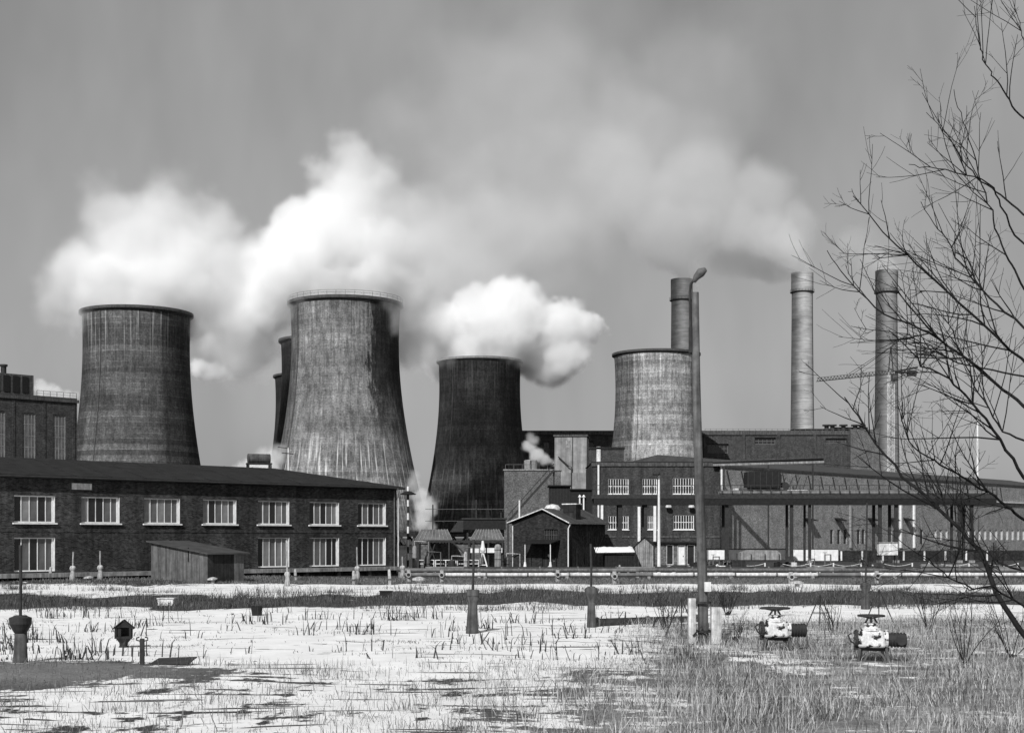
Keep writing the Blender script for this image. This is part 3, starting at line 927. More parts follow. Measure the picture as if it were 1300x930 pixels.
# ------------------------------------------------------------------ long hall receding to the right
A_ = P(914.5, 0, 236); B_ = P(1345, 0, 345)
LL = math.hypot(B_.x-A_.x, B_.y-A_.y); an_ = math.atan2(B_.y-A_.y, B_.x-A_.x)
lh = thing('long_hall', 'long pale brick hall with slanting rooflights and small canopies, beyond the pipe bridge', 'building', (A_.x, A_.y, 0), an_)
HL = 14.9
def along(px):
    """distance along the wall at which photo column px meets it"""
    k_ = (px-650)/FPX
    return (k_*A_.y - A_.x)/(math.cos(an_) - k_*math.sin(an_))
def zat(px, py):
    t_ = along(px); dep = A_.y + t_*math.sin(an_)
    return EYE+(HORIZON-py)/FPX*dep
hs = []
for px in (1054,1063,1071,1088,1094,1128,1134,1160,1168):
    hs.append((along(px), along(px+4), zat(px,690), zat(px,672)))
for px in range(1186, 1300, 7):
    hs.append((along(px), along(px+3.2), zat(px,685), zat(px,672)))
hs = [(a_,b_,min(c_,d_),max(c_,d_)) for a_,b_,c_,d_ in hs]
mb = MB(); mb.wall(0, LL, 0, HL, hs)
mb.add([(0,0,0),(0,0,HL),(0,25,HL),(0,25,0)],[(0,1,2,3)])
mb.add([(LL,0,0),(LL,25,0),(LL,25,HL),(LL,0,HL)],[(0,1,2,3)])
mb.add([(0,25,0),(0,25,HL),(LL,25,HL),(LL,25,0)],[(0,1,2,3)])
mb.build('wall', M['brick_hall'], lh)
for i, (a_,b_,c_,d_) in enumerate(hs):
    if i < 9: window(lh, a_, c_, b_-a_, d_-c_, .2, 1, 2, fm='iron', gm_='glass_dark', t=.12, sill=False, panes=False, rev='brick_hall', rd=.3)
    else: window(lh, a_, c_, b_-a_, d_-c_, .2, 1, 1, fm='white', gm_='white', t=.1, sill=False, panes=False, name='white_shutter', rev='brick_hall', rd=.3)
mb = MB().add([(-.5,-.15,HL),(LL+.5,-.15,HL),(LL+.5,12.5,HL+2.2),(-.5,12.5,HL+2.2),(LL+.5,25.6,HL),(-.5,25.6,HL),
               (-.5,-.15,HL+.4),(LL+.5,-.15,HL+.4),(LL+.5,12.5,HL+2.6),(-.5,12.5,HL+2.6),(LL+.5,25.6,HL+.4),(-.5,25.6,HL+.4)],
              [(0,1,7,6),(6,7,8,9),(9,8,10,11),(1,4,10,8,7),(0,6,9,11,5),(4,5,11,10),(0,5,4,1)])
rf = mb.build('roof', M['roof_grey'], lh)
for i in range(26):
    xx = 3+i*4.4
    MB().bar((xx,-.08,HL-3.4),(xx-1.2,-.08,HL-.4),.22,.1).build('rooflight_bar', M['iron'], lh)
MB().box(0, LL, -.5, -.003, HL-3.8, HL-3.5).build('string_course', M['white_dirty'], lh)
for px in (1025,1063,1105,1131,1150):
    t_ = along(px)
    MB().add([(t_-1.1,0,zat(px,658)),(t_+1.1,0,zat(px,658)),(t_+1.1,-1.5,zat(px,661)),(t_-1.1,-1.5,zat(px,661)),
              (t_-1.1,0,zat(px,657)),(t_+1.1,0,zat(px,657)),(t_+1.1,-1.5,zat(px,660)),(t_-1.1,-1.5,zat(px,660))],
             [(0,3,2,1),(4,5,6,7),(0,1,5,4),(1,2,6,5),(2,3,7,6),(3,0,4,7)]).build('canopy', M['black'], lh)
for px in (1079,1142.5,1159.5,1216):
    t_ = along(px); MB().box(t_-.25,t_+.25,-.4,-.003,zat(px,695),zat(px,640)).build('downpipe', M['white'] if px in (1142.5,1159.5) else M['concrete'], lh)

# light sheet-metal duct with a dark slot that runs above the hall
D = 232.0
du = thing('sheet_duct', 'long light sheet-metal duct running along the hall roofs', 'duct', (P(905,0,D-3).x, D-3, 0))
q0, q1 = P(905, 590, D-3), P(1046, 586, D-3)
mb = MB().bar((0,0,q0.z),(q1.x-q0.x,0,q1.z),.3,.34); mb.build('trough', M['concrete'], du)
mb = MB().bar((0,-.26,q0.z+.5),(q1.x-q0.x,-.26,q1.z+.8),.12,.1); mb.build('upper_rail', M['concrete_dark'], du)
mb = MB().bar((0,.3,q0.z+.25),(q1.x-q0.x,.3,q1.z+.4),.1,.5); mb.build('back_plate', M['black'], du)
for f in (.1,.5,.9):
    xx = (q1.x-q0.x)*f
    MB().box(xx-.12,xx+.12,-.1,.1,0,q0.z+(q1.z-q0.z)*f-.2).build('support', M['iron'], du)

# ------------------------------------------------------------------ pipe bridge
D = 185.0; s = S(D)
pb = thing('pipe_bridge', 'long raised pipe bridge with black girder on iron columns', 'bridge', (P(753,0,D).x, D, 0))
def ex(px): return P(px,0,D).x - pb.location.x
def ez(py): return EYE+(HORIZON-py)/s
XE = ex(1266)
MB().box(0, XE, 0, 4.5, ez(632.5), ez(628)).build('deck', M['concrete_dark'], pb)
MB().box(.1, XE-.1, -.04, .35, ez(640.5), ez(632.6)).build('girder', M['black'], pb)
MB().box(.1, XE-.1, 3.6, 3.95, ez(640), ez(632.6)).build('girder', M['black'], pb)
MB().box(.05, XE, -.08, -.045, ez(632.5), ez(627.4)).build('fascia', M['iron'], pb)
for i in range(26):
    xx = XE*(i+.5)/26
    MB().box(xx-.1, xx+.1, .71, 3.59, ez(637), ez(632.7)).build('cross_beam', M['black'], pb)
for i, (px, wpx) in enumerate(((787.5,5),(820,4),(923.5,4.5),(1006,4),(1029,3.5),(1118.5,4.5),(1139,4.5),(1219.5,4),(1235,4.5))):
    w_ = wpx/s/2
    c_ = MB()
    c_.box(ex(px)-w_, ex(px)+w_, .4, .42+.06, 0, ez(640.1)); c_.box(ex(px)-w_, ex(px)+w_, .62, .68, 0, ez(640.1)); c_.box(ex(px)-.04, ex(px)+.04, .481, .619, 0, ez(640.1))
    cc = c_.build('column', M['iron'], pb)
    MB().box(ex(px)-w_-.15, ex(px)+w_+.15, .25, .85, -.02, .35).build('footing', M['concrete'], cc)
    MB().box(ex(px)-w_*.8, ex(px)+w_*.8, 3.65, 3.9, 0, ez(640.1)).build('column', M['iron'], pb)
mb = MB()
for i in range(42):
    xx = XE*i/41
    MB().box(xx-.04, xx+.04, .05, .13, ez(627.8), ez(616)).build('rail_post', M['iron'], pb)
for py in (616, 621.5):
    MB().box(0, XE, .06, .12, ez(py), ez(py)+.07).build('handrail', M['iron'], pb)
# pipes lying on it
for k_, (y_, r_, a_, b_) in enumerate(((1.2,.3,915,1262),(2.1,.22,915,1262),(3.0,.35,1000,1262))):
    MB().tube([(ex(a_),y_,ez(628)+r_+.05),(ex(b_),y_,ez(628)+r_+.05)], r_, 10).build('pipe', M['pipe'], pb)

# coal hopper wagon standing on the bridge
wg = thing('hopper_car', 'dark box car with curved end standing on the pipe bridge', 'wagon', (P(968,0,D+2).x, D+2, ez(628)))
w_ = 44/s/2
mb = MB()
pr = [(-w_,1.0),(w_-.4,1.0),(w_,1.6),(w_+.05,2.6),(w_-.4,3.25),(-w_,3.05)]
vs = [(x_,-1.3,z_) for x_,z_ in pr]+[(x_,1.3,z_) for x_,z_ in pr]
n = len(pr)
mb.add(vs, [tuple(range(n)), tuple(range(2*n-1,n-1,-1))]+[(i,i+n,(i+1)%n+n,(i+1)%n) for i in range(n)])
mb.build('box', M['black'], wg)
for i in range(6):
    MB().box(-w_+.1+i*.8,-w_+.2+i*.8,-1.4,-1.301,1.0,3.05).build('stiffener', M['iron'], wg)
MB().box(-w_-.9,w_+.3,-1.0,1.0,.72,.98).build('chassis', M['iron_grey'], wg)
for xx in (-w_+.6,-w_+1.7,w_-1.6,w_-.5):
    for yy in (-.95,.95):
        mb = MB().tube([(xx,yy-.06,.4),(xx,yy+.06,.4)], .38, 14); mb.build('wheel', M['iron'], wg)
MB().tube([(-w_-1.0,-.6,.7),(-w_-1.5,-.6,.7)], .22, 10).build('buffer', M['white_dirty'], wg)
MB().tube([(-w_-1.0,.6,.7),(-w_-1.5,.6,.7)], .22, 10).build('buffer', M['white_dirty'], wg)
# iron clutter next to it
pp = thing('winch', 'tangle of winch gear and handrails beside the box car on the bridge', 'winch', (P(1003,0,D+2).x, D+2, ez(628)))
MB().box(-1.6,2.2,-.6,.6,.45,.75).build('bed', M['white_dirty'], pp)
MB().box(-1.5,2.0,-.5,.5,-.04,.45).build('base', M['iron'], pp)
mb = MB().tube([(-.8,-.7,1.2),(-.8,.7,1.2)], .55, 16); mb.build('drum', M['iron'], pp)
mb = MB().tube([(.8,-.5,1.1),(.8,.5,1.1)], .4, 16); mb.build('drum', M['iron_grey'], pp)
for i in range(4): MB().bar((-1.4+i,-.5,.75),(-.6+i*.9,-.5,2.4),.08).build('strut', M['iron'], pp)

# ------------------------------------------------------------------ gabled brick building in the middle
gp = G(721, 726)
gb = thing('gabled_brick_house', 'small nearly black gabled brick house with a canopied door', 'building', (gp.x, gp.y, 0), math.radians(-30))
# local: right front corner at the origin, front towards -y, right wall along +y
W, LG, HE, HR = 6.15, 8.0, 4.75, 5.95
RX = -W*.42
dh = [(-W+3.35, -W+4.75, 0.0, 2.3), (-W+3.55,-W+5.05,3.0,4.1)]
mb = MB(); mb.wall(-W, 0, 0, HE, dh[:1]+[(dh[1][0],dh[1][1],dh[1][2],dh[1][3])])
mb.add([(-W,0,HE),(0,0,HE),(RX,0,HR)],[(0,1,2)])
mb.add([(0,0,0),(0,LG,0),(0,LG,HE),(0,0,HE)],[(0,1,2,3)])
mb.add([(-W,0,0),(-W,0,HE),(-W,LG,HE),(-W,LG,0)],[(0,1,2,3)])
mb.add([(-W,LG,0),(-W,LG,HE),(RX,LG,HR),(0,LG,HE),(0,LG,0)],[(0,1,2,3,4)])
mb.build('wall', M['brick_gable'], gb)
MB().reveal(dh[:1], 0, .22).build('reveal', M['brick_gable'], gb)
dr = MB().box(dh[0][0],dh[0][1],.15,.21,.02,2.3).build('door', M['wood_dark'], gb)
MB().box(dh[0][0]+.55,dh[0][0]+.8,.12,.149,1.45,1.7).build('door_sign', M['white_dirty'], dr)
MB().box(dh[0][1]-.2,dh[0][1]-.1,.08,.149,1.0,1.1).build('handle', M['iron_grey'], dr)
window(gb, dh[1][0], 3.0, 1.5, 1.1, .12, 6, 2, fm='iron_grey', gm_='glass_dark', t=.05, panes=False, rev='brick_gable')
# roof
o_ = .35
def slab(pts, th):
    n_ = len(pts); t_ = [(x,y,z+th) for x,y,z in pts]
    return MB().add(list(pts)+t_, [tuple(range(n_-1,-1,-1)), tuple(range(n_,2*n_))]+[(i,(i+1)%n_,(i+1)%n_+n_,i+n_) for i in range(n_)])
k1 = (HR-HE)/(W+RX); k2 = (HR-HE)/(-RX)
slab([(-W-o_,-o_,HE-o_*k1+.02),(RX,-o_,HR+.02),(RX,LG+o_,HR+.02),(-W-o_,LG+o_,HE-o_*k1+.02)], .14).build('roof_slope', M['roof_grey'], gb)
slab([(RX,-o_,HR+.02),(o_,-o_,HE-o_*k2+.02),(o_,LG+o_,HE-o_*k2+.02),(RX,LG+o_,HR+.02)], .14).build('roof_slope', M['roof_grey'], gb)
mb = MB(); mb.bar((-W-o_,-o_-.05,HE-o_*k1+.1),(RX,-o_-.05,HR+.1),.05,.1); mb.bar((RX,-o_-.05,HR+.1),(o_,-o_-.05,HE-o_*k2+.1),.05,.1)
mb.build('bargeboard', M['white_dirty'], gb)
MB().tube([(o_+.06,-o_,HE-.12),(o_+.06,LG+o_,HE-.12)], .07, 8).build('gutter', M['iron_grey'], gb)
MB().tube([(o_+.06,-.2,HE-.12),(.1,-.12,HE-.6),(.1,-.12,0)], .06, 8).build('downpipe', M['white'], gb)
MB().tube([(-W+.15,-.12,0),(-W+.15,-.12,HE-.3)], .05, 8).build('downpipe', M['white_dirty'], gb)
# canopy on two posts set in white cones
slab([(dh[0][0]-1.5,-1.9,2.72),(dh[0][1]+.6,-1.9,2.72),(dh[0][1]+.6,0,3.0),(dh[0][0]-1.0,0,3.0)], .1).build('canopy', M['black'], gb)
for xx in (dh[0][0]-.9, dh[0][1]+.45):
    p_ = MB().tube([(xx,-1.75,.4),(xx,-1.75,2.72)], .045, 8).build('canopy_post', M['white'], gb)
    MB().capped([(.24,-.02),(.2,.3),(.1,.9),(.09,1.0)],12,xx,-1.75).build('post_cone', M['white'], p_)
ul = MB().box(RX+.9,RX+2.3,2.2,3.2,HR-.9,HR+.55).build('roof_lantern', M['wood_dark'], gb)
MB().box(RX+.8,RX+2.4,2.1,3.3,HR+.551,HR+.65).build('lantern_roof', M['white_dirty'], ul)
MB().box(RX+1.0,RX+1.5,2.15,2.199,HR-.2,HR+.45).build('lantern_pane', M['glass_dark'], ul)
MB().box(RX+1.6,RX+2.1,2.15,2.199,HR-.2,HR+.45).build('lantern_pane', M['glass_dark'], ul)
MB().capped([(.8,HR-.8),(.8,HR+.2),(.6,HR+.5),(.1,HR+.62)],14,RX-.5,2.6).build('roof_dome', M['white_dirty'], gb)
MB().box(.0022,.06,1.8,3.2,.3,2.2).build('side_door', M['wood_dark'], gb)

# ------------------------------------------------------------------ black shed with snowy roof, little gabled hut, low annex
q = G(768, 727); D = q.y; s = S(D)
dsh = thing('low_black_shed', 'low black boarded shed with snow on its roof', 'shed', (q.x, q.y, 0))
Wd = (806-768)/s
for i in range(12):
    x0 = Wd*i/12
    MB().box(x0+.01, x0+Wd/12-.008, -.03-random.uniform(0,.02), 0, 0, 1.78).build('plank', M['black'], dsh)
MB().box(0.005, Wd-.005, .002, 3.0, 0, 1.76).build('wall', M['black'], dsh)
r_ = slab([(-.9,-.3,1.80),(Wd+.1,-.3,1.86),(Wd+.1,3.3,2.35),(-.9,3.3,2.3)], .08).build('roof', M['roof_felt'], dsh)
# soft uneven layer of snow
mb = MB(); nn = 12
vs = []; fs = []
for j in range(5):
    for i in range(nn+1):
        x_ = -.85+(Wd+.85)*i/nn; y_ = -.22+3.4*j/4
        edge = 0 if (i in (0,nn) or j in (0,4)) else random.uniform(.1,.22)
        vs.append((x_, y_, 1.885+.07*i/nn*.8+(y_+.3)/3.6*.5+edge))
for j in range(4):
    for i in range(nn): k_ = j*(nn+1)+i; fs.append((k_,k_+1,k_+nn+2,k_+nn+1))
mb.add(vs, fs); so = mb.build('roof_snow', M['snow'], dsh, smooth=True)

q = G(806.5, 726.5); D = q.y; s = S(D)
ht = thing('small_gabled_hut', 'small pale gabled hut at the end of the black shed', 'hut', (q.x, q.y, 0), math.radians(-8))
Wd = 23/s; hE, hR = (726-692)/s, (726-682)/s
for i in range(9):
    x0 = Wd*i/9; x1 = Wd*(i+1)/9
    zt0 = hE+(hR-hE)*(1-abs((x0/Wd)*2-1)); zt1 = hE+(hR-hE)*(1-abs((x1/Wd)*2-1))
    d = random.uniform(.01,.035)
    MB().add([(x0+.01,-d,0),(x1-.01,-d,0),(x1-.01,0,0),(x0+.01,0,0),(x0+.01,-d,zt0),(x1-.01,-d,zt1),(x1-.01,0,zt1),(x0+.01,0,zt0)],
             [(0,3,2,1),(4,5,6,7),(0,1,5,4),(1,2,6,5),(2,3,7,6),(3,0,4,7)]).build('plank', M['concrete'], ht)
mb = MB(); mb.add([(0,.005,0),(Wd,.005,0),(Wd,.005,hE),(Wd/2,.005,hR),(0,.005,hE),(0,2.6,0),(Wd,2.6,0),(Wd,2.6,hE),(Wd/2,2.6,hR),(0,2.6,hE)],
                  [(0,1,2,3,4),(9,8,7,6,5),(0,5,6,1),(1,6,7,2),(4,9,5,0)])
mb.build('wall', M['wood_dark'], ht)
slab([(-.2,-.15,hE-.16),(Wd/2,-.15,hR+.04),(Wd/2,2.8,hR+.04),(-.2,2.8,hE-.16)],.07).build('roof_slope', M['roof_felt'], ht)
slab([(Wd/2,-.15,hR+.04),(Wd+.2,-.15,hE-.16),(Wd+.2,2.8,hE-.16),(Wd/2,2.8,hR+.04)],.07).build('roof_slope', M['roof_felt'], ht)

D = 172.0; s = S(D)
ax = thing('workshop_annex', 'low workshop annex with dark and white doors under the pipe bridge', 'building', (P(826,0,D).x, D, 0))
Wd = (893-826)/s; Ha = EYE+(HORIZON-689)/s
doors = [((a_-826)/s,(b_-826)/s) for a_,b_ in ((847,854),(861,869),(873,881))]
mb = MB(); mb.wall(0, Wd, 0, Ha, [(a_,b_,0,2.35) for a_,b_ in doors])
mb.add([(Wd,0,0),(Wd,6,0),(Wd,6,Ha),(Wd,0,Ha)],[(0,1,2,3)]); mb.add([(0,0,0),(0,0,Ha),(0,6,Ha),(0,6,0)],[(0,1,2,3)])
mb.build('wall', M['brick_pale'], ax)
for i, (a_,b_) in enumerate(doors):
    d_ = MB().box(a_,b_,.12,.2,0,2.35).build('door', M['white' if i==1 else 'glass_dark'], ax)
    MB().box(b_-.18,b_-.1,.05,.119,1.0,1.12).build('handle', M['iron'], d_)
    MB().reveal([(a_,b_,0,2.35)],0,.2).build('reveal', M['brick_pale'], d_)
    fm_ = frame_bars(b_-a_+.16, 2.43, 1, 1, .08, .1).build('door_frame', M['white_dirty'], ax, (a_-.08,-.05,0))
MB().box(-.3, Wd+.3, -.5, 6.3, Ha+.002, Ha+.2).build('roof', M['roof_felt'], ax)

# ------------------------------------------------------------------ whitewashed wall under the bridge
D = 200.0; s = S(D)
def low_wall(label, a_, b_, top, d_, mat='white'):
    w = thing('low_wall', label, 'wall', (P(a_,0,d_).x, d_, 0))
    L_ = (b_-a_)/S(d_); hh_ = EYE+(HORIZON-top)/S(d_)
    MB().box(0, L_, 0, .3, 0, hh_).build('wall_face', M[mat], w)
    MB().box(-.05, L_+.05, -.06, .36, hh_+.002, hh_+.12).build('coping', M['concrete_dark'], w)
    for i in range(int(L_/3)):
        MB().box(i*3+.1, i*3+.35, -.05, -.002, 0, hh_-.02).build('pier', M['white_dirty'], w)
    return w
low_wall('whitewashed low wall under the bridge, behind the flatbed trailer', 893, 1000, 697, 198)
low_wall('whitewashed low wall right of the flatbed trailer under the bridge', 1006, 1064, 697, 203)
low_wall('dark low wall behind the white cabinet', 1066, 1300, 699, 205, 'brick_gable')

# ------------------------------------------------------------------ flatbed trailer, drums, clutter under the bridge
q = G(960, 725); D = q.y; s = S(D)
tr = thing('flatbed_trailer', 'dark flatbed trailer loaded with a pale tarpaulined box under the bridge', 'trailer', (q.x, q.y, 0))
L_ = 92/s
MB().box(-L_/2, L_/2, -1.0, 1.0, .95, 1.15).build('bed', M['iron'], tr)
for xx in (-L_/2+.8, L_/2-1.2, L_/2-.3):
    w_ = MB().tube([(xx,-1.02,.46),(xx,-.78,.46)], .46, 18).build('wheel', M['black'], tr)
    MB().tube([(xx,-1.05,.46),(xx,-1.021,.46)], .2, 12).build('rim', M['iron_grey'], w_)
    MB().tube([(xx,.78,.46),(xx,1.02,.46)], .46, 18).build('wheel', M['black'], tr)
mb = MB(); pr = [(-1.7,1.15),(2.3,1.15),(2.2,1.8),(1.9,2.05),(-.8,2.1),(-1.6,1.85)]
vs = [(x_,-.85,z_) for x_,z_ in pr]+[(x_,.85,z_) for x_,z_ in pr]; n = len(pr)
mb.add(vs, [tuple(range(n)), tuple(range(2*n-1,n-1,-1))]+[(i,i+n,(i+1)%n+n,(i+1)%n) for i in range(n)])
tag(mb.build('tarpaulined_load', M['concrete'], None, (q.x, q.y, 0)), 'pale tarpaulined load lying on the flatbed trailer', 'load')
for i in range(5): MB().box(-L_/2+.1+i*L_/5.2,-L_/2+.18+i*L_/5.2,-1.04,-1.0,1.15,1.75).build('stake', M['iron'], tr)
mb = MB().tube([(-L_/2-.1,0,.9),(-L_/2-1.4,0,.7)], .06, 6); mb.build('drawbar', M['iron'], tr)

q = G(935, 727)
dm = thing('tar_drum', 'black tar drum lying on its side in front of the trailer', 'drum', (q.x, q.y-1.2, 0))
mb = MB().tube([(-.65,0,.6),(.65,0,.6)], .6, 20); mb.build('barrel', M['black'], dm)
for xx in (-.6,-.2,.2,.6): mb = MB().tube([(xx-.03,0,.6),(xx+.03,0,.6)], .625, 20); mb.build('hoop', M['iron'], dm)
q = G(909, 726)
sb = thing('white_cabinet', 'white metal cabinet on a stand beside the wooden pole', 'cabinet', (q.x, q.y, 0))
MB().box(-.75,.75,-.4,.4,1.2,2.1).build('body', M['white'], sb)
MB().box(-.73,-.02,-.43,-.401,1.23,2.07).build('door', M['white'], sb); MB().box(.02,.73,-.43,-.401,1.23,2.07).build('door', M['white'], sb)
for xx in (-.7,.6): 
    for yy in (-.35,.25): MB().box(xx,xx+.1,yy,yy+.1,0,1.2).build('leg', M['iron_grey'], sb)
MB().tube([(-.4,-.2,.25),(.1,-.3,.7),(.5,-.2,.3)], .12, 8).build('hose', M['white_dirty'], sb)
q = G(1140, 724)
sb = thing('switch_cabinet', 'white two-door switch cabinet raised on dark legs by the rope fence', 'cabinet', (q.x, q.y+4, 0))
MB().box(-.95,.95,-.45,.45,1.5,2.75).build('body', M['white'], sb)
MB().box(-.92,-.02,-.48,-.451,1.53,2.72).build('door', M['white_dirty'], sb); MB().box(.02,.92,-.48,-.451,1.53,2.72).build('door', M['white_dirty'], sb)
MB().box(-1.02,1.02,-.55,.5,2.752,2.85).build('lid', M['concrete'], sb)
for xx in (-.9,.8):
    for yy in (-.4,.3): MB().box(xx,xx+.1,yy,yy+.1,0,1.5).build('leg', M['iron'], sb)
q = G(850, 727)
for i, (dx, kind) in enumerate(((0,'white'),(1.3,'concrete'),(2.4,'white_dirty'))):
    r_ = thing('rubble_heap', ['heap of white slabs beside the lamp post foot','heap of grey slabs before the dark annex door','heap of pale slabs before the white annex door'][i], 'rubble', (q.x+dx*1.3, q.y+1.5, 0), 0)
    for k_ in range(5):
        MB().box(-.35,.35,-.2,.2,0,.12).build('slab', M[kind], r_, (random.uniform(-.4,.4),random.uniform(-.3,.3),k_*.11)).rotation_euler = (random.uniform(-.3,.3),random.uniform(-.4,.4),random.uniform(0,3))

# ------------------------------------------------------------------ rope-fence posts and little house-shaped markers
for i, px in enumerate((1029, 1058, 1093, 1158, 1230, 1292, 971)):
    q = G(px, 727)
    f_ = thing('fence_post', 'thin white rope-fence post ' + ('right of the little house-shaped marker before the white wall', 'before the dark low wall, one post from the marker', 'left of the tallest pedestal mast', 'right of the white switch cabinet', 'among the bare shrubs past the switch cabinet', 'before the last bare shrub of the fence', 'before the flatbed trailer')[i], 'post', (q.x, q.y, 0), 0, 'rope fence posts behind the pipelines')
    MB().box(-.06,.06,-.06,.06,0,.95).build('post', M['white_dirty'], f_)
    a_ = (0,0,.9); 
    pts = [(-t_*2.6,0,.9-.22*math.sin(PI*t_)-.05*t_) for t_ in [k_/8 for k_ in range(9)]]
    MB().tube(pts, .025, 5).build('rope', M['white_dirty'], f_)
def marker(px, py, label, depth=None):
    q = G(px, py)
    t_ = thing('pipe_marker', label, 'marker', (q.x, q.y, 0))
    MB().box(-.16,.16,-.12,.12,0,.45).build('body', M['white'], t_)
    MB().add([(-.24,-.16,.45),(.24,-.16,.45),(0,-.16,.66),(-.24,.16,.45),(.24,.16,.45),(0,.16,.66)],[(0,1,2),(5,4,3),(0,3,4,1),(1,4,5,2),(2,5,3,0)]).build('cap', M['white'], t_)
    MB().box(-.08,.08,-.13,-.121,.08,.38).build('recess', M['black'], t_)
marker(697.5, 726, 'little house-shaped white marker by the black gabled house')
marker(1039, 727, 'little house-shaped white marker by the rope fence')

# ------------------------------------------------------------------ pipelines in front of it all
def pipeline(label, a_, b_, depth, z_, r_, mat, sp=6.5):
    xa_ = P(a_,0,depth).x; xb_ = P(b_,0,depth).x
    t_ = thing('pipeline', label, 'pipeline', (xa_, depth, 0))
    L_ = xb_-xa_
    n_ = max(2,int(L_/3.2))
    for i in range(n_):
        x0 = L_*i/n_; x1 = L_*(i+1)/n_
        o = MB().tube([(x0+.01,0,z_),(x1-.01,0,z_)], r_, 12).build('pipe_length', M[mat if (i*7)%5 else 'pipe'], t_)
        o.location.z = random.uniform(-.015,.015)
        MB().tube([(x1-.06,0,z_),(x1+.06,0,z_)], r_*1.22, 12).build('flange', M['iron_grey'], t_)
    for i in range(int(L_/sp)+1):
        MB().box(i*sp-.12,i*sp+.12,-.25,.25,-.05,z_-r_*.9).build('saddle', M['concrete'], t_)
    return t_
pipeline('dark upper pipeline running along the yard past the black house', 508, 1460, 117.0, .62, .16, 'iron_grey')
pipeline('pale lagged pipeline running along the yard nearest the snow', 512, 1460, 113.0, .36, .15, 'white_dirty')
pipeline('thin rusty pipeline behind the two thicker ones', 540, 1460, 121.0, .72, .11, 'iron')
def stub(px, py, label, h_=.9, ring=False):
    q = G(px, py)
    t_ = thing('pipe_valve_stub', label, 'valve', (q.x, q.y, 0))
    MB().capped([(.16,-.02),(.16,h_*.55),(.24,h_*.56),(.24,h_*.75),(.15,h_*.76),(.15,h_)],12).build('body', M['white_worn'], t_)
    MB().tube([(0,-.35,h_*.62),(0,.0,h_*.62)], .2, 12).build('flange_end', M['white_worn'], t_)
    MB().tube([(0,-.37,h_*.62),(0,-.351,h_*.62)], .12, 12).build('bore', M['black'], t_)
for px, py, lb in ((519,738.5,'short white valve stub at the corner of the office'),(561,739,'short white valve stub in front of the white railing'),
                   (708,738.5,'short white valve stub in front of the black house'),(780,741,'short white valve stub in front of the black shed'),
                   (1004,742,'short white valve stub in front of the flatbed trailer'),(1113,740,'short white valve stub in front of the switch cabinet')):
    stub(px, py, lb)

# ------------------------------------------------------------------ white bollards and vent posts along the office
def GZ(px, py):
    q = G(px, py); y = q.y
    for _ in range(6):
        y = (EYE-ground_z((px-650)/FPX*y, y))*FPX/(py-HORIZON)
    return Vector(((px-650)/FPX*y, y, 0))
def cone_post(px, py, htop, label, cone=1.1, group=None):
    q = GZ(px, py); s_ = S(q.y)
    t_ = thing('vent_post', label, 'vent post', (q.x, q.y, ground_z(q.x,q.y)), 0, group)
    k_ = cone/1.1*.82
    t_.rotation_euler = (random.uniform(-.03,.03), random.uniform(-.04,.04), 0)
    MB().capped([(.27*k_,-.03),(.24*k_,.35*k_),(.17*k_,.8*k_),(.17*k_,.85*k_),(.25*k_,.95*k_),(.27*k_,1.1*k_),(.2*k_,1.25*k_),(.06*k_,1.3*k_)],14).build('cone', M['white_worn'], t_, smooth=True)
    MB().tube([(0,0,1.25*k_),(0,0,(py-htop)/s_)], .055, 8).build('pipe', M['white_worn'], t_)
cone_post(92, 739, 702, 'white cone-footed vent post left of the wooden shed, first of a pair')
cone_post(127.5, 739, 702, 'white cone-footed vent post left of the wooden shed, second of a pair')
cone_post(365, 744, 686, 'white vent post with a tall pipe before the office windows', 1.0)
cone_post(454, 735.5, 694, 'white vent post between the last two office windows')
cone_post(511.5, 734, 706, 'white vent post at the far corner of the office')
def peg(px, py, h_, label, cap=False, w=.13):
    q = GZ(px, py)
    t_ = thing('marker_peg', label, 'peg', (q.x, q.y, ground_z(q.x,q.y)))
    t_.rotation_euler = (random.uniform(-.05,.05), random.uniform(-.07,.07), 0); w = w*.85
    MB().capped([(w,-.03),(w*.95,h_*.8),(w*.8,h_),(w*.3,h_+.04)],10).build('stem', M['white_worn'], t_)
    if cap: MB().capped([(w*1.2,h_*.6),(w*2.6,h_*.75),(w*2.6,h_),(w*.6,h_*1.25)],14).build('cap', M['white_worn'], t_)
    else: MB().capped([(w*1.12,h_*.3),(w*1.12,h_*.42)],10).build('collar', M['iron_grey'], t_)
peg(36, 739, .9, 'white peg below the first lower office window, left one')
peg(63.5, 739, .9, 'white peg below the first lower office window, right one')
peg(55, 740, .35, 'squat white capped stub between two pegs by the office', True, .16)
peg(113, 738, .3, 'squat white capped stub between two vent posts', True, .16)
peg(195, 734, .95, 'white peg with a dark cap in front of the wooden shed')
peg(375.5, 736, .8, 'white peg beside the tall vent post')
peg(449, 742, .95, 'white peg before the office, between its last windows')
peg(495, 742, 1.05, 'white peg near the far corner of the office')
peg(532, 743, .5, 'squat white lantern-shaped stub on the grass before the railing', True, .2)
peg(270, 742, .35, 'squat white stub at the corner of the wooden shed', True, .16)
peg(1012, 745, .35, 'squat white stub on the grass behind the gate valves', True, .2)
peg(786, 727, .75, 'white peg in front of the black shed')
peg(797.5, 727, .55, 'shorter white peg in front of the black shed')
peg(1108, 726, .7, 'white peg in front of the switch cabinet legs')
peg(1179, 724, .9, 'white peg right of the switch cabinet')

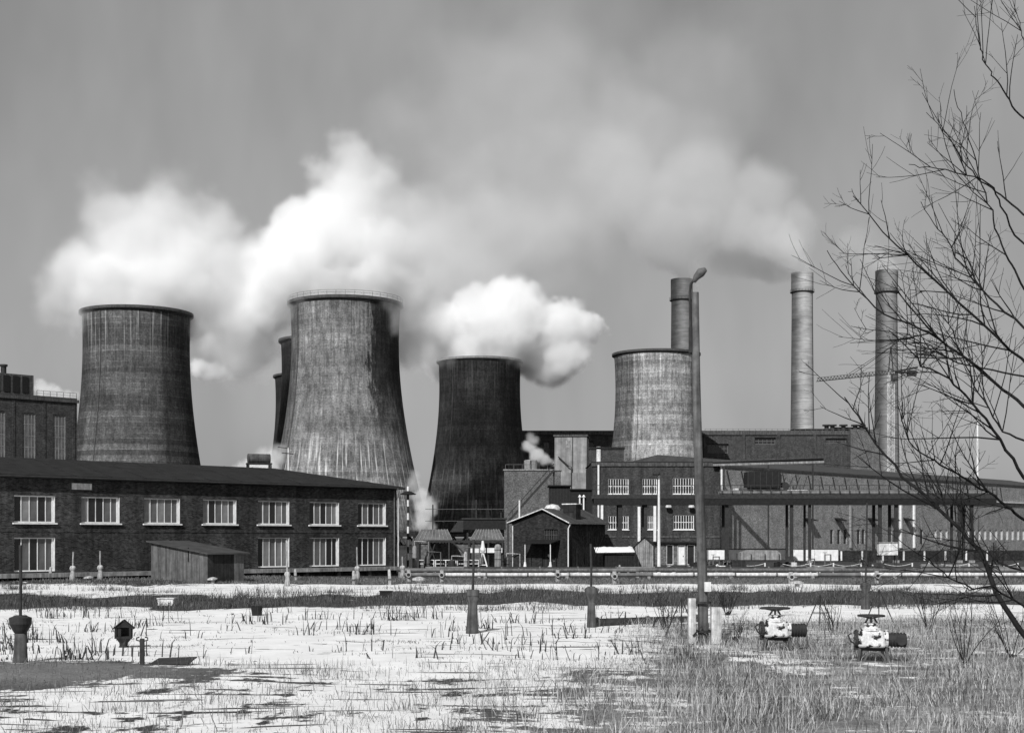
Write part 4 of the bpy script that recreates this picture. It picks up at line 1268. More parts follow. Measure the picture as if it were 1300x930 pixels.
# ------------------------------------------------------------------ lamp posts
q = P(518, 0, 131)
lp = thing('lamp_post', 'black and white striped lamp post with a saucer shade by the office corner', 'lamp post', (q.x, q.y, 0))
hp = EYE+(HORIZON-617)/S(131)
nst = 13
for i in range(nst):
    z0 = hp*i/nst; z1 = hp*(i+1)/nst
    MB().tube([(0,0,z0),(0,0,z1)], .1, 10).build('stripe', M['white' if i%2==0 else 'iron'], lp)
zs_ = EYE+(HORIZON-626)/S(131)
MB().capped([(.12,zs_+.22),(.3,zs_+.18),(.75,zs_-.05),(.75,zs_-.1),(.3,zs_-.14)][::-1],20,0,-.05).build('shade', M['black'], lp)
q = G(836.5, 728)
lp = thing('lamp_post', 'slim white lamp post in front of the machine hall windows', 'lamp post', (q.x, q.y, 0))
hp = (728-603)/S(q.y)
MB().tube([(0,0,0),(0,0,hp*.4),(0,0,hp)], [.17,.13,.09], 10).build('post', M['white'], lp)
MB().tube([(0,0,hp),(0,-.1,hp+.25),(-.25,-.2,hp+.3)], .05, 6).build('arm', M['iron'], lp)
MB().capped([(.32,hp),(.36,hp+.1),(.2,hp+.3),(.06,hp+.4)],14,-.25,-.25).build('lamp_head', M['iron'], lp)
q = P(1241, 0, 330)
fp = thing('flag_mast', 'tall thin white mast above the far end of the long hall', 'mast', (q.x, q.y, 0))
MB().tube([(0,0,0),(0,0,EYE+(HORIZON-530)/S(330))], [.3,.2], 8).build('pole', M['white'], fp)
MB().capped([(.5,0),(.5,1.2),(.32,1.4)],10).build('base', M['concrete'], fp)
MB().capped([(.3,EYE+(HORIZON-530)/S(330)),(.3,EYE+(HORIZON-530)/S(330)+.3),(.05,EYE+(HORIZON-530)/S(330)+.5)],10).build('finial', M['iron_grey'], fp)

# wooden pole with lamp and concrete stubs
q = G(893, 815); s = S(q.y)
up_ = thing('wooden_lamp_pole', 'tall leaning wooden pole with a street lamp, strapped to two concrete stubs', 'lamp post', (q.x, q.y, ground_z(q.x,q.y)))
topx = (882-893)/s; hp = (811-366)/s
MB().tube([(topx*t_+ .02*math.sin(t_*7), 0, -.1+(hp+.1)*t_) for t_ in [k_/14 for k_ in range(15)]], [.168-.055*k_/14 for k_ in range(15)], 16).build('post', M['pole_wood'], up_)
MB().box(-.48,-.26,-.16,.12,-.1,(811-772)/s+.45).build('concrete_stub', M['concrete_light'], up_)
MB().box(.22,.53,-.26,.05,-.1,(811-769)/s+.1).build('concrete_stub', M['concrete_light'], up_)
for zz in (.35,1.25): MB().lathe([(.24,zz),(.27,zz),(.27,zz+.07),(.24,zz+.07)],16,-.02,0,closed=True).build('strap', M['iron'], up_)
MB().tube([(-.35,-.2,.25),(-.1,-.3,.55),(.1,-.28,.2)], .03, 6).build('wire_loop', M['iron'], up_)
arm = MB().tube([(topx-.14,-.05,hp-1.2),(topx-.16,-.05,hp+.0),(topx-.13,-.08,hp+.25),(topx+.0,-.15,hp+.42)], .04, 8).build('lamp_arm', M['iron'], up_)
mb = MB().tube([(topx-.05,-.13,hp+.3),(topx+.03,-.18,hp+.45),(topx+.16,-.26,hp+.58),(topx+.30,-.34,hp+.66)], [.06,.11,.15,.07], 14)
mb.build('lamp_head', M['iron_grey'], up_, smooth=True)
MB().box(topx-.19,topx-.11,-.12,.02,hp-1.9,hp-1.1).build('bracket', M['iron'], up_)
MB().box(.0,.2,-.28,-.17,(811-745)/s,(811-733)/s).build('plate', M['white_dirty'], up_)

# ------------------------------------------------------------------ concrete pedestals with pipe masts
def pedestal(px, py, top_y, mast_y, label, wb, wt, head, ax_=0):
    q = G(px, py); s_ = S(q.y)
    hp_ = (py-top_y)/s_
    t_ = thing('concrete_pedestal', label, 'pedestal', (q.x, q.y, ground_z(q.x,q.y)), random.uniform(-.2,.2), 'concrete pedestals with pipe masts')
    t_.rotation_euler = (random.uniform(-.015,.015), random.uniform(-.02,.02), random.uniform(-.2,.2))
    c_ = M['concrete_dark']
    if head == 'block':
        MB().capped([(wb,-.05),(wb*.93,.15),(wb*.72,hp_*.62),(wb*.74,hp_*.72),(wb*.95,hp_*.86)],20).build('shaft', c_, t_, smooth=True)
        MB().capped([(wt,hp_*.86),(wt,hp_),(wt*.9,hp_+.01)],20).build('head', c_, t_)
    else:
        MB().capped([(wb,-.05),(wb*.95,.1),(wb*.75,hp_*.62)],20).build('shaft', c_, t_, smooth=True)
        MB().capped([(wb*.78,hp_*.62),(wt*.8,hp_*.7),(wt*1.08,hp_*.82),(wt*1.08,hp_*.95),(wt*.7,hp_*.98),(wt*.6,hp_)],20).build('head', M['iron' if head=='bowl' else 'concrete_dark'], t_)
    mh_ = (py-mast_y)/s_
    MB().tube([(0,0,hp_-.02),(.01,0,mh_*.7),(.0,0,mh_)], .042, 8).build('mast', M['iron'], t_)
    return t_
pedestal(26, 846, 786, 697, 'concrete pedestal with a dark bowl head, beside the bare gravel mound', .19, .26, 'bowl')
pedestal(599.5, 805, 750, 686, 'waisted concrete pedestal with a flat block head standing clear on the snow', .225, .225, 'block')
pedestal(751, 796, 744, 690, 'concrete pedestal with a rounded head at the end of the lying pipe', .18, .22, 'round')
pedestal(1098.5, 775, 741, 640, 'concrete pedestal with the tallest mast, behind the gate valves', .2, .22, 'round')

# ------------------------------------------------------------------ lantern-like wooden box on a stem
q = G(157, 823)
bb = thing('wooden_box_shelter', 'small dark wooden box with a gabled roof on a tapering foot in the snow', 'box', (q.x, q.y, ground_z(q.x,q.y)), math.radians(8))
k_ = 1.02
MB().capped([(.17,-.04),(.12,.06),(.13,.14),(.235,.27)],6).build('foot', M['wood_dark'], bb)
MB().box(-.24,.24,-.2,.2,.27,.33).build('floor', M['wood_dark'], bb)
for sx in (-.21,.21):
    for sy in (-.17,.17): MB().box(sx-.03,sx+.03,sy-.03,sy+.03,.33,.6).build('corner_post', M['wood_dark'], bb)
MB().box(-.18,.18,.15,.19,.33,.6).build('back_board', M['wood_dark'], bb)
MB().box(-.18,-.06,-.15,-.13,.33,.58).build('front_board', M['wood_dark'], bb)
MB().add([(-.22,-.2,.6),(.22,-.2,.6),(0,-.2,.79),(-.22,.2,.6),(.22,.2,.6),(0,.2,.79)],[(0,1,2),(5,4,3),(0,3,4,1),(1,4,5,2),(2,5,3,0)]).build('gable', M['wood_dark'], bb)
slab([(-.3,-.24,.545),(0,-.24,.795),(0,.24,.795),(-.3,.24,.545)],.03).build('roof_slope', M['wood_dark'], bb)
slab([(0,-.24,.795),(.3,-.24,.545),(.3,.24,.545),(0,.24,.795)],.03).build('roof_slope', M['wood_dark'], bb)

q = G(180.5, 848)
po = thing('insulator_post', 'short dark iron post with two ring insulators on the gravel mound', 'post', (q.x, q.y, ground_z(q.x,q.y)))
MB().box(-.05,.05,-.05,.05,-.1,.66).build('post', M['iron'], po)
for sx in (-1,1): MB().tube([(sx*.05,0,.6),(sx*.14,0,.62),(sx*.14,0,.68),(sx*.07,0,.7)], .018, 6).build('ring', M['iron'], po)
q = G(326, 781)
bu = thing('black_bucket', 'battered black bucket standing in the snow', 'bucket', (q.x, q.y, ground_z(q.x,q.y)))
MB().lathe([(.02,.0),(.2,0),(.26,.4),(.24,.4),(.19,.03)],16).build('shell', M['black'], bu)
MB().tube([(-.25,0,.38),(-.32,-.05,.5),(-.36,-.1,.36)], .015, 5).build('handle', M['iron'], bu)
q = G(490, 757.5)
bu = thing('dark_box', 'small dark box on the far strip of snow', 'box', (q.x, q.y, ground_z(q.x,q.y)))
MB().box(-.33,.33,-.25,.25,0,.34).build('body', M['black'], bu); MB().box(-.36,.36,-.28,.28,.342,.4).build('lid', M['iron'], bu)
q = G(212, 768)
bu = thing('white_crate', 'white crate half sunk in the weedy ditch', 'crate', (q.x, q.y, 0))
MB().box(-.38,.38,-.3,.3,.0,.32).build('body', M['white'], bu); MB().box(-.42,.42,-.34,.34,.322,.37).build('lid', M['white_dirty'], bu)
# lying pipe and sheet
q0, q1 = G(757, 795), G(884, 791)
lpipe = thing('lying_pipe', 'dark rusty pipe lying on the ground between a pedestal and the wooden pole', 'pipe', (q0.x, q0.y, ground_z(q0.x,q0.y)))
d_ = q1-q0
MB().tube([(0,0,.14),(d_.x*.5,d_.y*.5,.15),(d_.x,d_.y,.14)], .15, 12).build('tube', M['iron'], lpipe)
for f in (.0,.5,1.0):
    e0 = d_*f; e1 = d_*(f+.015)
    MB().tube([(e0.x,e0.y,.145),(e1.x,e1.y,.145)], .2, 12).build('flange', M['iron_grey'], lpipe)
q = G(240, 838)
sl_ = thing('rusty_sheet', 'bent rusty sheet lying at the edge of the gravel mound', 'sheet', (q.x, q.y-2, ground_z(q.x,q.y-2)))
MB().add([(-.5,-.3,.02),(.5,-.25,.03),(.6,.3,.16),(-.4,.35,.12),(-.5,-.3,.04),(.5,-.25,.05),(.6,.3,.18),(-.4,.35,.14)],[(0,3,2,1),(4,5,6,7),(0,1,5,4),(1,2,6,5),(2,3,7,6),(3,0,4,7)]).build('plate', M['iron'], sl_)
MB().bar((-.5,-.28,.05),(.5,-.23,.06),.05).build('rolled_edge', M['iron'], sl_)
# tripods of thin iron
for px, py, lb in ((1041, 800, 'thin iron tripod marker between the two gate valves'), (1116, 792, 'thin iron marker frame behind the second gate valve'), (865, 808, 'thin dark iron tripod in the grass by the wooden pole')):
    q = G(px, py); t_ = thing('iron_tripod', lb, 'tripod', (q.x, q.y, ground_z(q.x,q.y)))
    for a_ in (-.6,.55,.05):
        MB().tube([(a_,.25 if abs(a_)<.1 else -.15,-.05),(0,0,1.3)], .022, 6).build('leg', M['iron'], t_)
    MB().bar((-.3,-.08,.65),(.28,-.08,.65),.03).build('brace', M['iron'], t_)

# ------------------------------------------------------------------ gate valves
def gate_valve(px, py, label, rz, wheel_r, mot):
    q = G(px, py)
    t_ = thing('gate_valve', label, 'valve', (q.x, q.y, ground_z(q.x,q.y)), rz)
    bm = M['white_patched']
    t_.scale = (.9, .9, .9)
    for sx in (-.28,.3):
        MB().bar((sx*1.25,0,-.05),(sx,0,.42),.1).build('leg', M['iron'], t_)
    MB().tube([(.1+.3*math.cos(PI*k_/10),-.1,.30*math.sin(PI*k_/10)-.02) for k_ in range(11)], .035, 8).build('hoop_foot', M['iron_grey'], t_)
    for sx in (-.34,.42): MB().bar((sx*1.15,-.12,-.05),(sx,-.1,.42),.075).build('leg', M['concrete_dark'], t_)
    MB().bar((-.5,0,.40),(.52,0,.36),.14,.12).build('skid', M['iron'], t_)
    bmx = bmesh.new(); bmesh.ops.create_cube(bmx, size=1.0)
    for v_ in bmx.verts: v_.co = Vector((v_.co.x*(.86 if v_.co.z < 0 else .66), v_.co.y*.56, .68+v_.co.z*.52))
    bmesh.ops.bevel(bmx, geom=bmx.edges[:], offset=.11, segments=4, affect='EDGES', profile=.5)
    me_ = bpy.data.meshes.new('valve_body'); bmx.to_mesh(me_); bmx.free()
    obj('valve_body', me_, bm, t_)
    MB().capped([(.30,.92),(.30,.985),(.22,.99),(.17,1.07),(.22,1.10),(.22,1.14),(.08,1.15)],20).build('bonnet', bm, t_)
    for sx in (-.2,.2): MB().bar((sx,0,1.1),(sx*.4,0,1.3),.05).build('yoke', M['iron'], t_)
    for sx in (-.47, .40):
        f_ = MB().tube([(sx,0,.68),(sx+.07,0,.68)], .27, 18).build('flange', M['iron'] if sx < 0 else bm, t_)
        for k_ in range(8):
            a_ = 2*PI*k_/8
            MB().tube([(sx-.03,.22*math.cos(a_),.68+.22*math.sin(a_)),(sx+.1,.22*math.cos(a_),.68+.22*math.sin(a_))], .022, 6).build('bolt', M['iron'], f_)
    MB().tube([(-.47,0,.68),(.42,0,.68)], .2, 16).build('pipe_neck', bm, t_)
    MB().tube([(.47,0,.66),(.62,0,.65),(1.0,0,.64),(1.02,0,.64)], [.19,.2,.2,.14], 18).build('gear_motor', M['iron'], t_)
    for i in range(5): MB().lathe([(.2,0),(.225,0),(.225,.03),(.2,.03)],18,closed=True).build('cooling_fin', M['iron'], t_, (.58+i*.09,0,.645)).rotation_euler = (0,PI/2,0)
    if mot:
        MB().tube([(.85,-.25,.66),(.85,.2,.66)], .16, 14).build('motor_end', M['iron'], t_)
    MB().tube([(0,0,1.1),(0,0,1.36)], .035, 8).build('stem', M['iron'], t_)
    w_ = MB().tube([(wheel_r*math.cos(2*PI*k_/24),wheel_r*math.sin(2*PI*k_/24),1.36) for k_ in range(25)], .03, 8, cap=False).build('handwheel', M['iron'], t_)
    for k_ in range(5):
        a_ = 2*PI*k_/5+.3
        MB().tube([(0,0,1.27),(wheel_r*math.cos(a_),wheel_r*math.sin(a_),1.36)], .02, 6).build('spoke', M['iron'], w_)
    MB().tube([(-.45,-.1,.5),(-.62,-.15,.62),(-.68,-.1,.78),(-.58,-.08,.84)], .025, 6).build('drain_cock', M['iron'], t_)
    return t_
m_, nt, b, out = new_mat('white_patched')
tc = nd(nt, 'ShaderNodeTexCoord')
nz = noise(nt, tc.outputs['Object'], 4.5, 3, .5)
v = maprange(nt, nz, .56, .62, .74, .03)
v = mth(nt, 'MULTIPLY', v, maprange(nt, noise(nt, mapping(nt, tc.outputs['Object'], (9, 9, 1.2)), 1.0, 4, .7), .35, .65, .7, 1.05))
v = mth(nt, 'MULTIPLY', v, maprange(nt, noise(nt, tc.outputs['Object'], 14, 4, .7), .3, .7, .7, 1.15))
nt.links.new(grey(nt, v), b.inputs['Base Color']); b.inputs['Roughness'].default_value = .55
M['white_patched'] = m_
gate_valve(984, 826, 'white gate valve with flaking paint and a wide handwheel, nearer the wooden pole', math.radians(4), .46, False)
gate_valve(1106, 839, 'white gate valve with a stubby side motor, standing in the tall grass', math.radians(-7), .38, True)

# ------------------------------------------------------------------ white tubular railing, glazed shelter roofs, clutter at the tower foot
q = G(548, 726)
for i in range(3):
    a_, b_ = ((532,552),(553,580),(581,609))[i]
    qa, qb = G(a_, 726), G(b_, 726)
    r_ = thing('white_railing', ['white tubular railing section next to the striped lamp post','white tubular railing section, middle one of three','white tubular railing section next to the white tripod'][i], 'railing', (qa.x, qa.y, 0), 0, 'white railing sections')
    L_ = qb.x-qa.x-.08
    for k_ in range(3):
        MB().tube([(L_*k_/2,0,0),(L_*k_/2,0,1.15)], .05, 8).build('post', M['white'], r_)
    for zz in (1.15,.8,.25):
        MB().tube([(-.03,0,zz),(L_+.03,0,zz)], .04, 8).build('rail', M['white'], r_)
q = G(613, 726)
r_ = thing('white_tripod', 'white A-frame stand with a pulley beside the railing', 'stand', (q.x, q.y, 0))
for a_ in (-.55,.55): MB().tube([(a_,0,0),(0,0,2.0)], .07, 8).build('leg', M['white'], r_)
MB().bar((-.4,0,.7),(.4,0,.7),.08).build('brace', M['white'], r_)
MB().capped([(.18,1.9),(.25,2.1),(.18,2.5),(.1,3.0)],10).build('pulley_head', M['white'], r_)
q = G(632, 726)
r_ = thing('pale_boiler_drum', 'upright pale drum standing beside the white A-frame', 'drum', (q.x, q.y+1, 0))
MB().capped([(.33,0),(.33,2.4),(.25,2.6),(.05,2.7)],16).build('shell', M['concrete'], r_)
for zz in (.3,1.2,2.1): MB().lathe([(.33,zz),(.36,zz),(.36,zz+.06),(.33,zz+.06)],16,closed=True).build('hoop', M['concrete_dark'], r_)
# shelter: posts, beam, two sawtooth glazed roofs
q = P(526, 0, 150); s = S(150)
shp = thing('glazed_shelter', 'open iron shelter with two ridged glazed roofs at the foot of the sooty tower', 'shelter', (q.x, 150, 0))
def shx(px): return (px-526)/s
zb = EYE+(HORIZON-685.5)/s; zr = EYE+(HORIZON-672)/s
MB().box(0, shx(640), 0, .25, zb-.22, zb).build('beam', M['iron'], shp)
MB().box(0, shx(640), 3.2, 3.45, zb-.22, zb).build('beam', M['iron'], shp)
for px in (529,545,570,595,620,638):
    MB().box(shx(px)-.09, shx(px)+.09, .02, .2, 0, zb-.222).build('post', M['iron'], shp)
    MB().box(shx(px)-.09, shx(px)+.09, 3.22, 3.4, 0, zb-.222).build('post', M['iron'], shp)
MB().box(0, shx(640), 3.5, 3.7, 0, zb-.3).build('back_wall', M['brick_pale'], shp)
for a_, b_ in ((527,574),(597,640)):
    g0, g1 = shx(a_), shx(b_); d_ = (g1-g0)
    gl = slab([(g0,0,zb+.02),(g1,0,zb+.02),(g1-.6,1.7,zr),(g0+.6,1.7,zr)], .04).build('glazed_roof', M['glass'], shp)
    slab([(g0+.6,1.7,zr),(g1-.6,1.7,zr),(g1,3.4,zb+.02),(g0,3.4,zb+.02)], .04).build('glazed_roof', M['glass'], shp)
    n_ = 9
    for k_ in range(n_+1):
        f = k_/n_
        MB().bar((g0+d_*f,-.02,zb+.08),(g0+.6+(d_-1.2)*f,1.7,zr+.07),.05,.05).build('glazing_bar', M['concrete'], gl)
MB().bar((shx(545),.1,1.0),(shx(552),.1,2.6),.12).build('brace', M['iron'], shp)
MB().bar((shx(552),.1,1.0),(shx(545),.1,2.6),.12).build('brace', M['iron'], shp)
MB().bar((shx(575),.1,2.8),(shx(592),.1,1.4),.14).build('brace', M['iron'], shp)
for i, px in enumerate((607,628)):
    MB().box(shx(px)-.8, shx(px)+.8, -.25, -.05, zb-1.3, zb-.8).build('sign_panel', M['white'], shp)
# pipework and small plant beside the shelter
for i, (px, py, h_, r__, mt, lb) in enumerate(((524,727,2.6,.22,'concrete','narrow upright cylinder beside the striped lamp post'),(540,727,1.6,.3,'iron_grey','squat dark cylinder behind the first railing section'),
        (572,727,1.2,.35,'iron','low dark tank behind the middle railing section'),(590,727,2.0,.18,'white_worn','thin pale riser behind the last railing section'),(643,726,1.4,.25,'iron_grey','dark cylinder at the left corner of the black house'))):
    q = G(px, py); t_ = thing('process_vessel', lb, 'vessel', (q.x, q.y+2.5, 0))
    MB().capped([(r__,0),(r__,h_*.85),(r__*.8,h_*.95),(r__*.2,h_)],14).build('shell', M[mt], t_)
    MB().lathe([(r__,h_*.5),(r__*1.15,h_*.5),(r__*1.15,h_*.5+.06),(r__,h_*.5+.06)],14,closed=True).build('flange', M['iron'], t_)
    MB().tube([(0,0,h_),(0,0,h_+.35),(.5,0,h_+.35),(1.3,.1,h_+.3),(1.3,.1,0)], .06, 8).build('branch_pipe', M['iron_grey' if i%2 else 'white_worn'], t_)
    MB().tube([(-.1,-.1,h_*.7),(-.7,-.1,h_*.7),(-.7,-.1,0)], .05, 8).build('drain_pipe', M['iron'], t_)
# black gantry at the tower foot
gt = thing('black_gantry', 'long black trough on posts crossing the foot of the sooty tower', 'gantry', (P(588,0,190).x, 190, 0))
s = S(190); z0, z1 = EYE+(HORIZON-672)/s, EYE+(HORIZON-659)/s
LG_ = (642-588)/s
MB().box(0, LG_, 0, 2, z0, z1).build('trough', M['black'], gt)
MB().box(-.2, LG_+.2, -.15, 2.15, z1+.002, z1+.2).build('cover', M['iron'], gt)
MB().add([(-1.8,0,z0-.3),(0,0,z0-.3),(0,0,z1-.2),(-.7,0,z1-.2),(-1.8,2,z0-.3),(0,2,z0-.3),(0,2,z1-.2),(-.7,2,z1-.2)],[(0,1,2,3),(7,6,5,4),(0,4,5,1),(3,2,6,7),(0,3,7,4),(1,5,6,2)]).build('chute', M['iron'], gt)
for f in (.1,.5,.9): MB().box(LG_*f-.12,LG_*f+.12,.5,.8,0,z0).build('post', M['iron'], gt)
sf = thing('iron_trestle', 'tall thin iron frame with cross wires before the sooty tower', 'frame', (P(540,0,200).x, 200, 0))
s = S(200)
for px, top_ in ((549.5,640),(604.5,634),(636,650)):
    MB().box((px-540)/s-.09,(px-540)/s+.09,-.09,.09,0,EYE+(HORIZON-top_)/s).build('post', M['iron'], sf)
for py in (646,661):
    MB().tube([(0,0,EYE+(HORIZON-py)/s),((642-540)/s,0,EYE+(HORIZON-py)/s)], .04, 6).build('wire', M['iron_grey'], sf)

# ------------------------------------------------------------------ tower crane
D = 480.0; s = S(D)
cx0 = P(1131, 0, D).x
cr = thing('tower_crane', 'tower crane with a long lattice jib beside the dark chimney', 'crane', (cx0, D, 0), math.radians(0))
def cz(py): return EYE+(HORIZON-py)/s
hm = cz(472)
mb = MB()
for sx in (-.9,.9):
    for sy in (-.9,.9): mb.bar((sx,sy,0),(sx,sy,hm),.15)
n_ = 34
for i in range(n_):
    z0, z1 = hm*i/n_, hm*(i+1)/n_
    for sy in (-.9,.9): mb.bar((-.9 if i%2 else .9,sy,z0),(.9 if i%2 else -.9,sy,z1),.09)
    for sx in (-.9,.9): mb.bar((sx,-.9 if i%2 else .9,z0),(sx,.9 if i%2 else -.9,z1),.09)
mb.build('mast', M['white_dirty'], cr)
MB().box(-2.5,2.5,-2.5,2.5,0,1.2).build('ballast_base', M['concrete'], cr)
def jx(px): return (px-1131)/s
mb = MB(); n_ = 24
j0, j1 = (jx(1037), cz(484)), (jx(1134), cz(474))
def jp(f, dz, y): return (j0[0]+(j1[0]-j0[0])*f, y, j0[1]+(j1[1]-j0[1])*f+dz)
for y_ in (-.7,.7): mb.bar(jp(0,0,y_), jp(1,0,y_), .15)
mb.bar(jp(0,1.2,0), jp(1,1.3,0), .15)
for i in range(n_):
    for y_ in (-.7,.7):
        mb.bar(jp(i/n_,0,y_), jp((i+.5)/n_,1.2,0), .08); mb.bar(jp((i+.5)/n_,1.2,0), jp((i+1)/n_,0,y_), .08)
mb.build('jib', M['iron'], cr)
mb = MB(); mb.box(jx(1134), jx(1165), -.6, .6, cz(473.5), cz(473.5)+.5)
mb.bar((jx(1134),0,cz(472)),(jx(1165),0,cz(466)),.5,.6)
mb.build('counter_jib', M['iron'], cr)
MB().box(jx(1152),jx(1163),-.8,.8,cz(477),cz(470)).build('counterweight', M['iron'], cr)
mb = MB(); mb.bar((-.8,0,hm),(0,0,cz(440)),.3); mb.bar((.8,0,hm),(0,0,cz(440)),.3); mb.build('peak', M['iron'], cr)
mb = MB().tube([(0,0,cz(440)), jp(.42,1.5,0)], .09, 5); mb.build('tie_rod', M['iron'], cr)
mb = MB().tube([(0,0,cz(440)), (jx(1158),0,cz(469))], .09, 5); mb.build('tie_rod', M['iron'], cr)
cb_ = MB().box(-.2,1.9,-2.0,-.95,cz(484),cz(475)).build('cab', M['iron'], cr)
MB().box(.1,1.6,-2.06,-2.002,cz(481),cz(477)).build('cab_window', M['glass'], cb_)

# ------------------------------------------------------------------ blown grass, weeds, reeds
def blades(name, xs, ys, hgt, wid, lean, mat, seed, kind='stuff', parent=None, droop=.35, zoff=None):
    r = np.random.default_rng(seed)
    n_ = len(xs)
    s_, m_ = ground_fields(xs[None,:], ys[None,:])
    z0 = (.05*s_[0] + .18*m_[0] + .05*np.sin(xs*.7)*np.sin(ys*.45)*((ys > 20) & (ys < 100)))
    z0 = np.where((ys > 104) | (ys < 12), 0, z0) - .03 + .3*np.clip((ys-94)/4,0,1)*np.clip((-10-xs)/14,0,1)
    yaw = r.uniform(0, 2*PI, n_)
    ld = r.uniform(0, 2*PI, n_)
    lm = hgt * lean * np.abs(r.normal(0, 1, n_)) * .7
    dx, dy = np.cos(ld)*lm, np.sin(ld)*lm
    wx, wy = np.cos(yaw)*wid/2, np.sin(yaw)*wid/2
    V = np.zeros((n_, 5, 3))
    V[:,0] = np.stack([xs-wx, ys-wy, z0], -1); V[:,1] = np.stack([xs+wx, ys+wy, z0], -1)
    mxx, myy, mzz = xs+dx*.35, ys+dy*.35, z0+hgt*.58
    V[:,2] = np.stack([mxx-wx*.8, myy-wy*.8, mzz], -1); V[:,3] = np.stack([mxx+wx*.8, myy+wy*.8, mzz], -1)
    V[:,4] = np.stack([xs+dx, ys+dy, z0+hgt*(1-droop*np.minimum(1,lm/np.maximum(hgt,.01)))], -1)
    me = bpy.data.meshes.new(name)
    me.vertices.add(n_*5)
    me.vertices.foreach_set('co', V.reshape(-1).astype(np.float32))
    base = (np.arange(n_)*5)[:,None]
    tri = np.concatenate([base+np.array([0,1,3]), base+np.array([0,3,2]), base+np.array([2,3,4])], 1).reshape(-1)
    me.loops.add(len(tri)); me.loops.foreach_set('vertex_index', tri.astype(np.int32))
    nf = len(tri)//3
    me.polygons.add(nf)
    me.polygons.foreach_set('loop_start', np.arange(0, nf*3, 3, dtype=np.int32))
    me.update(); me.validate()
    o = obj(name, me, mat, parent)
    if kind: o['kind'] = kind
    return o

def grass_mat(name, lo_, hi_, scale=9.0):
    m, nt, b, out = new_mat(name)
    tc = nd(nt, 'ShaderNodeTexCoord')
    v = maprange(nt, noise(nt, tc.outputs['Object'], scale, 4, .7), .3, .7, lo_, hi_)
    nt.links.new(grey(nt, v), b.inputs['Base Color'])
    b.inputs['Roughness'].default_value = .8
    return m
M['grass_dry'] = grass_mat('dry_grass', .12, .62)
M['grass_dark'] = grass_mat('dark_weeds', .015, .12)
M['grass_mid'] = grass_mat('mid_weeds', .04, .24)
M['reed'] = grass_mat('reeds', .02, .07)

VALVES = [(G(984,826).x, G(984,826).y), (G(1106,839).x, G(1106,839).y)]
def scatter(n_, x0, x1, y0, y1, r, dens):
    xs = r.uniform(x0, x1, n_); ys = r.uniform(y0, y1, n_)
    k_ = r.uniform(0, 1, n_) < dens(xs, ys)
    for vx, vy in VALVES:      # trodden ground round each valve
        k_ &= ~((np.abs(xs-vx) < .8) & (ys < vy+.3) & (ys > vy-3.2) & (r.uniform(0, 1, n_) < .8))
    return xs[k_], ys[k_]

def patchy(xs, ys, f=1.0):
    return np.clip(.5+.5*(np.sin(xs*.9*f+1.3*np.sin(ys*.7*f))*np.sin(ys*1.1*f+1.7*np.sin(xs*.5*f+1)))+.25*np.sin(xs*2.3*f+ys*1.9*f), 0, 1)

r = np.random.default_rng(3)
def d_right(xs, ys):
    s_, _ = ground_fields(xs[None,:], ys[None,:]); s_ = s_[0]
    return np.clip(1.3-1.5*s_, 0, 1)*(.08+.92*patchy(xs, ys, .8))
xs, ys = scatter(130000, -1, 34, 18, 60, r, d_right)
tag(blades('dry_grass', xs, ys, r.uniform(.12,.6,len(xs))*(.55+.7*patchy(xs,ys,.45)), r.uniform(.006,.018,len(xs)), 1.0, M['grass_dry'], 21), kind='stuff')
xs, ys = scatter(60000, -1, 36, 18, 64, r, lambda a_, b_: d_right(a_, b_)*.8)
blades('dark_grass', xs, ys, r.uniform(.1,.5,len(xs)), r.uniform(.008,.02,len(xs)), 1.0, M['grass_dark'], 22)
# weedy strip between the two snow fields
def d_strip(xs, ys):
    s_, _ = ground_fields(xs[None,:], ys[None,:]); s_ = s_[0]
    return np.clip(1.1-1.35*s_, 0, 1)*(.04+.96*patchy(xs, ys, .5)**2)
xs, ys = scatter(80000, -40, 44, 64, 92, r, d_strip)
blades('weeds', xs, ys, r.uniform(.15,.6,len(xs))*(.25+1.15*patchy(xs+3,ys,.3)**1.5), r.uniform(.012,.035,len(xs)), .9, M['grass_dark'], 23)
xs, ys = scatter(30000, -40, 44, 64, 92, r, d_strip)
blades('pale_weeds', xs, ys, r.uniform(.15,.5,len(xs)), r.uniform(.012,.028,len(xs)), .5, M['grass_mid'], 24)
xs, ys, hs_ = [], [], []
for c_ in range(170):
    px = r.uniform(-40, 1340); y_ = r.uniform(63, 90)
    x_ = (px-650)/FPX*y_
    n_ = int(r.integers(20, 160)); w_ = r.uniform(.2, 1.4); hc = r.uniform(.2, .85)
    xs.extend(x_ + r.normal(0, w_, n_)); ys.extend(y_ + r.normal(0, .5, n_)); hs_.extend(hc*r.uniform(.3, 1, n_))
xs, ys, hs_ = np.array(xs), np.array(ys), np.array(hs_)
blades('weed_clumps', xs, ys, hs_, r.uniform(.012,.03,len(xs)), .9, M['grass_dark'], 29, droop=.4)
# verge behind the far snow, in front of the buildings
xs, ys = scatter(75000, -42, 48, 94, 113, r, lambda a_, b_: (.2+.8*patchy(a_, b_, .5))*((b_ - 99.2 < a_ + 33.0) & (b_ > 94.5 + 4.5*np.clip((a_+25)/18,0,1))))
blades('verge_grass', xs, ys, r.uniform(.08,.3,len(xs)), r.uniform(.02,.045,len(xs)), .6, M['grass_mid'], 25)
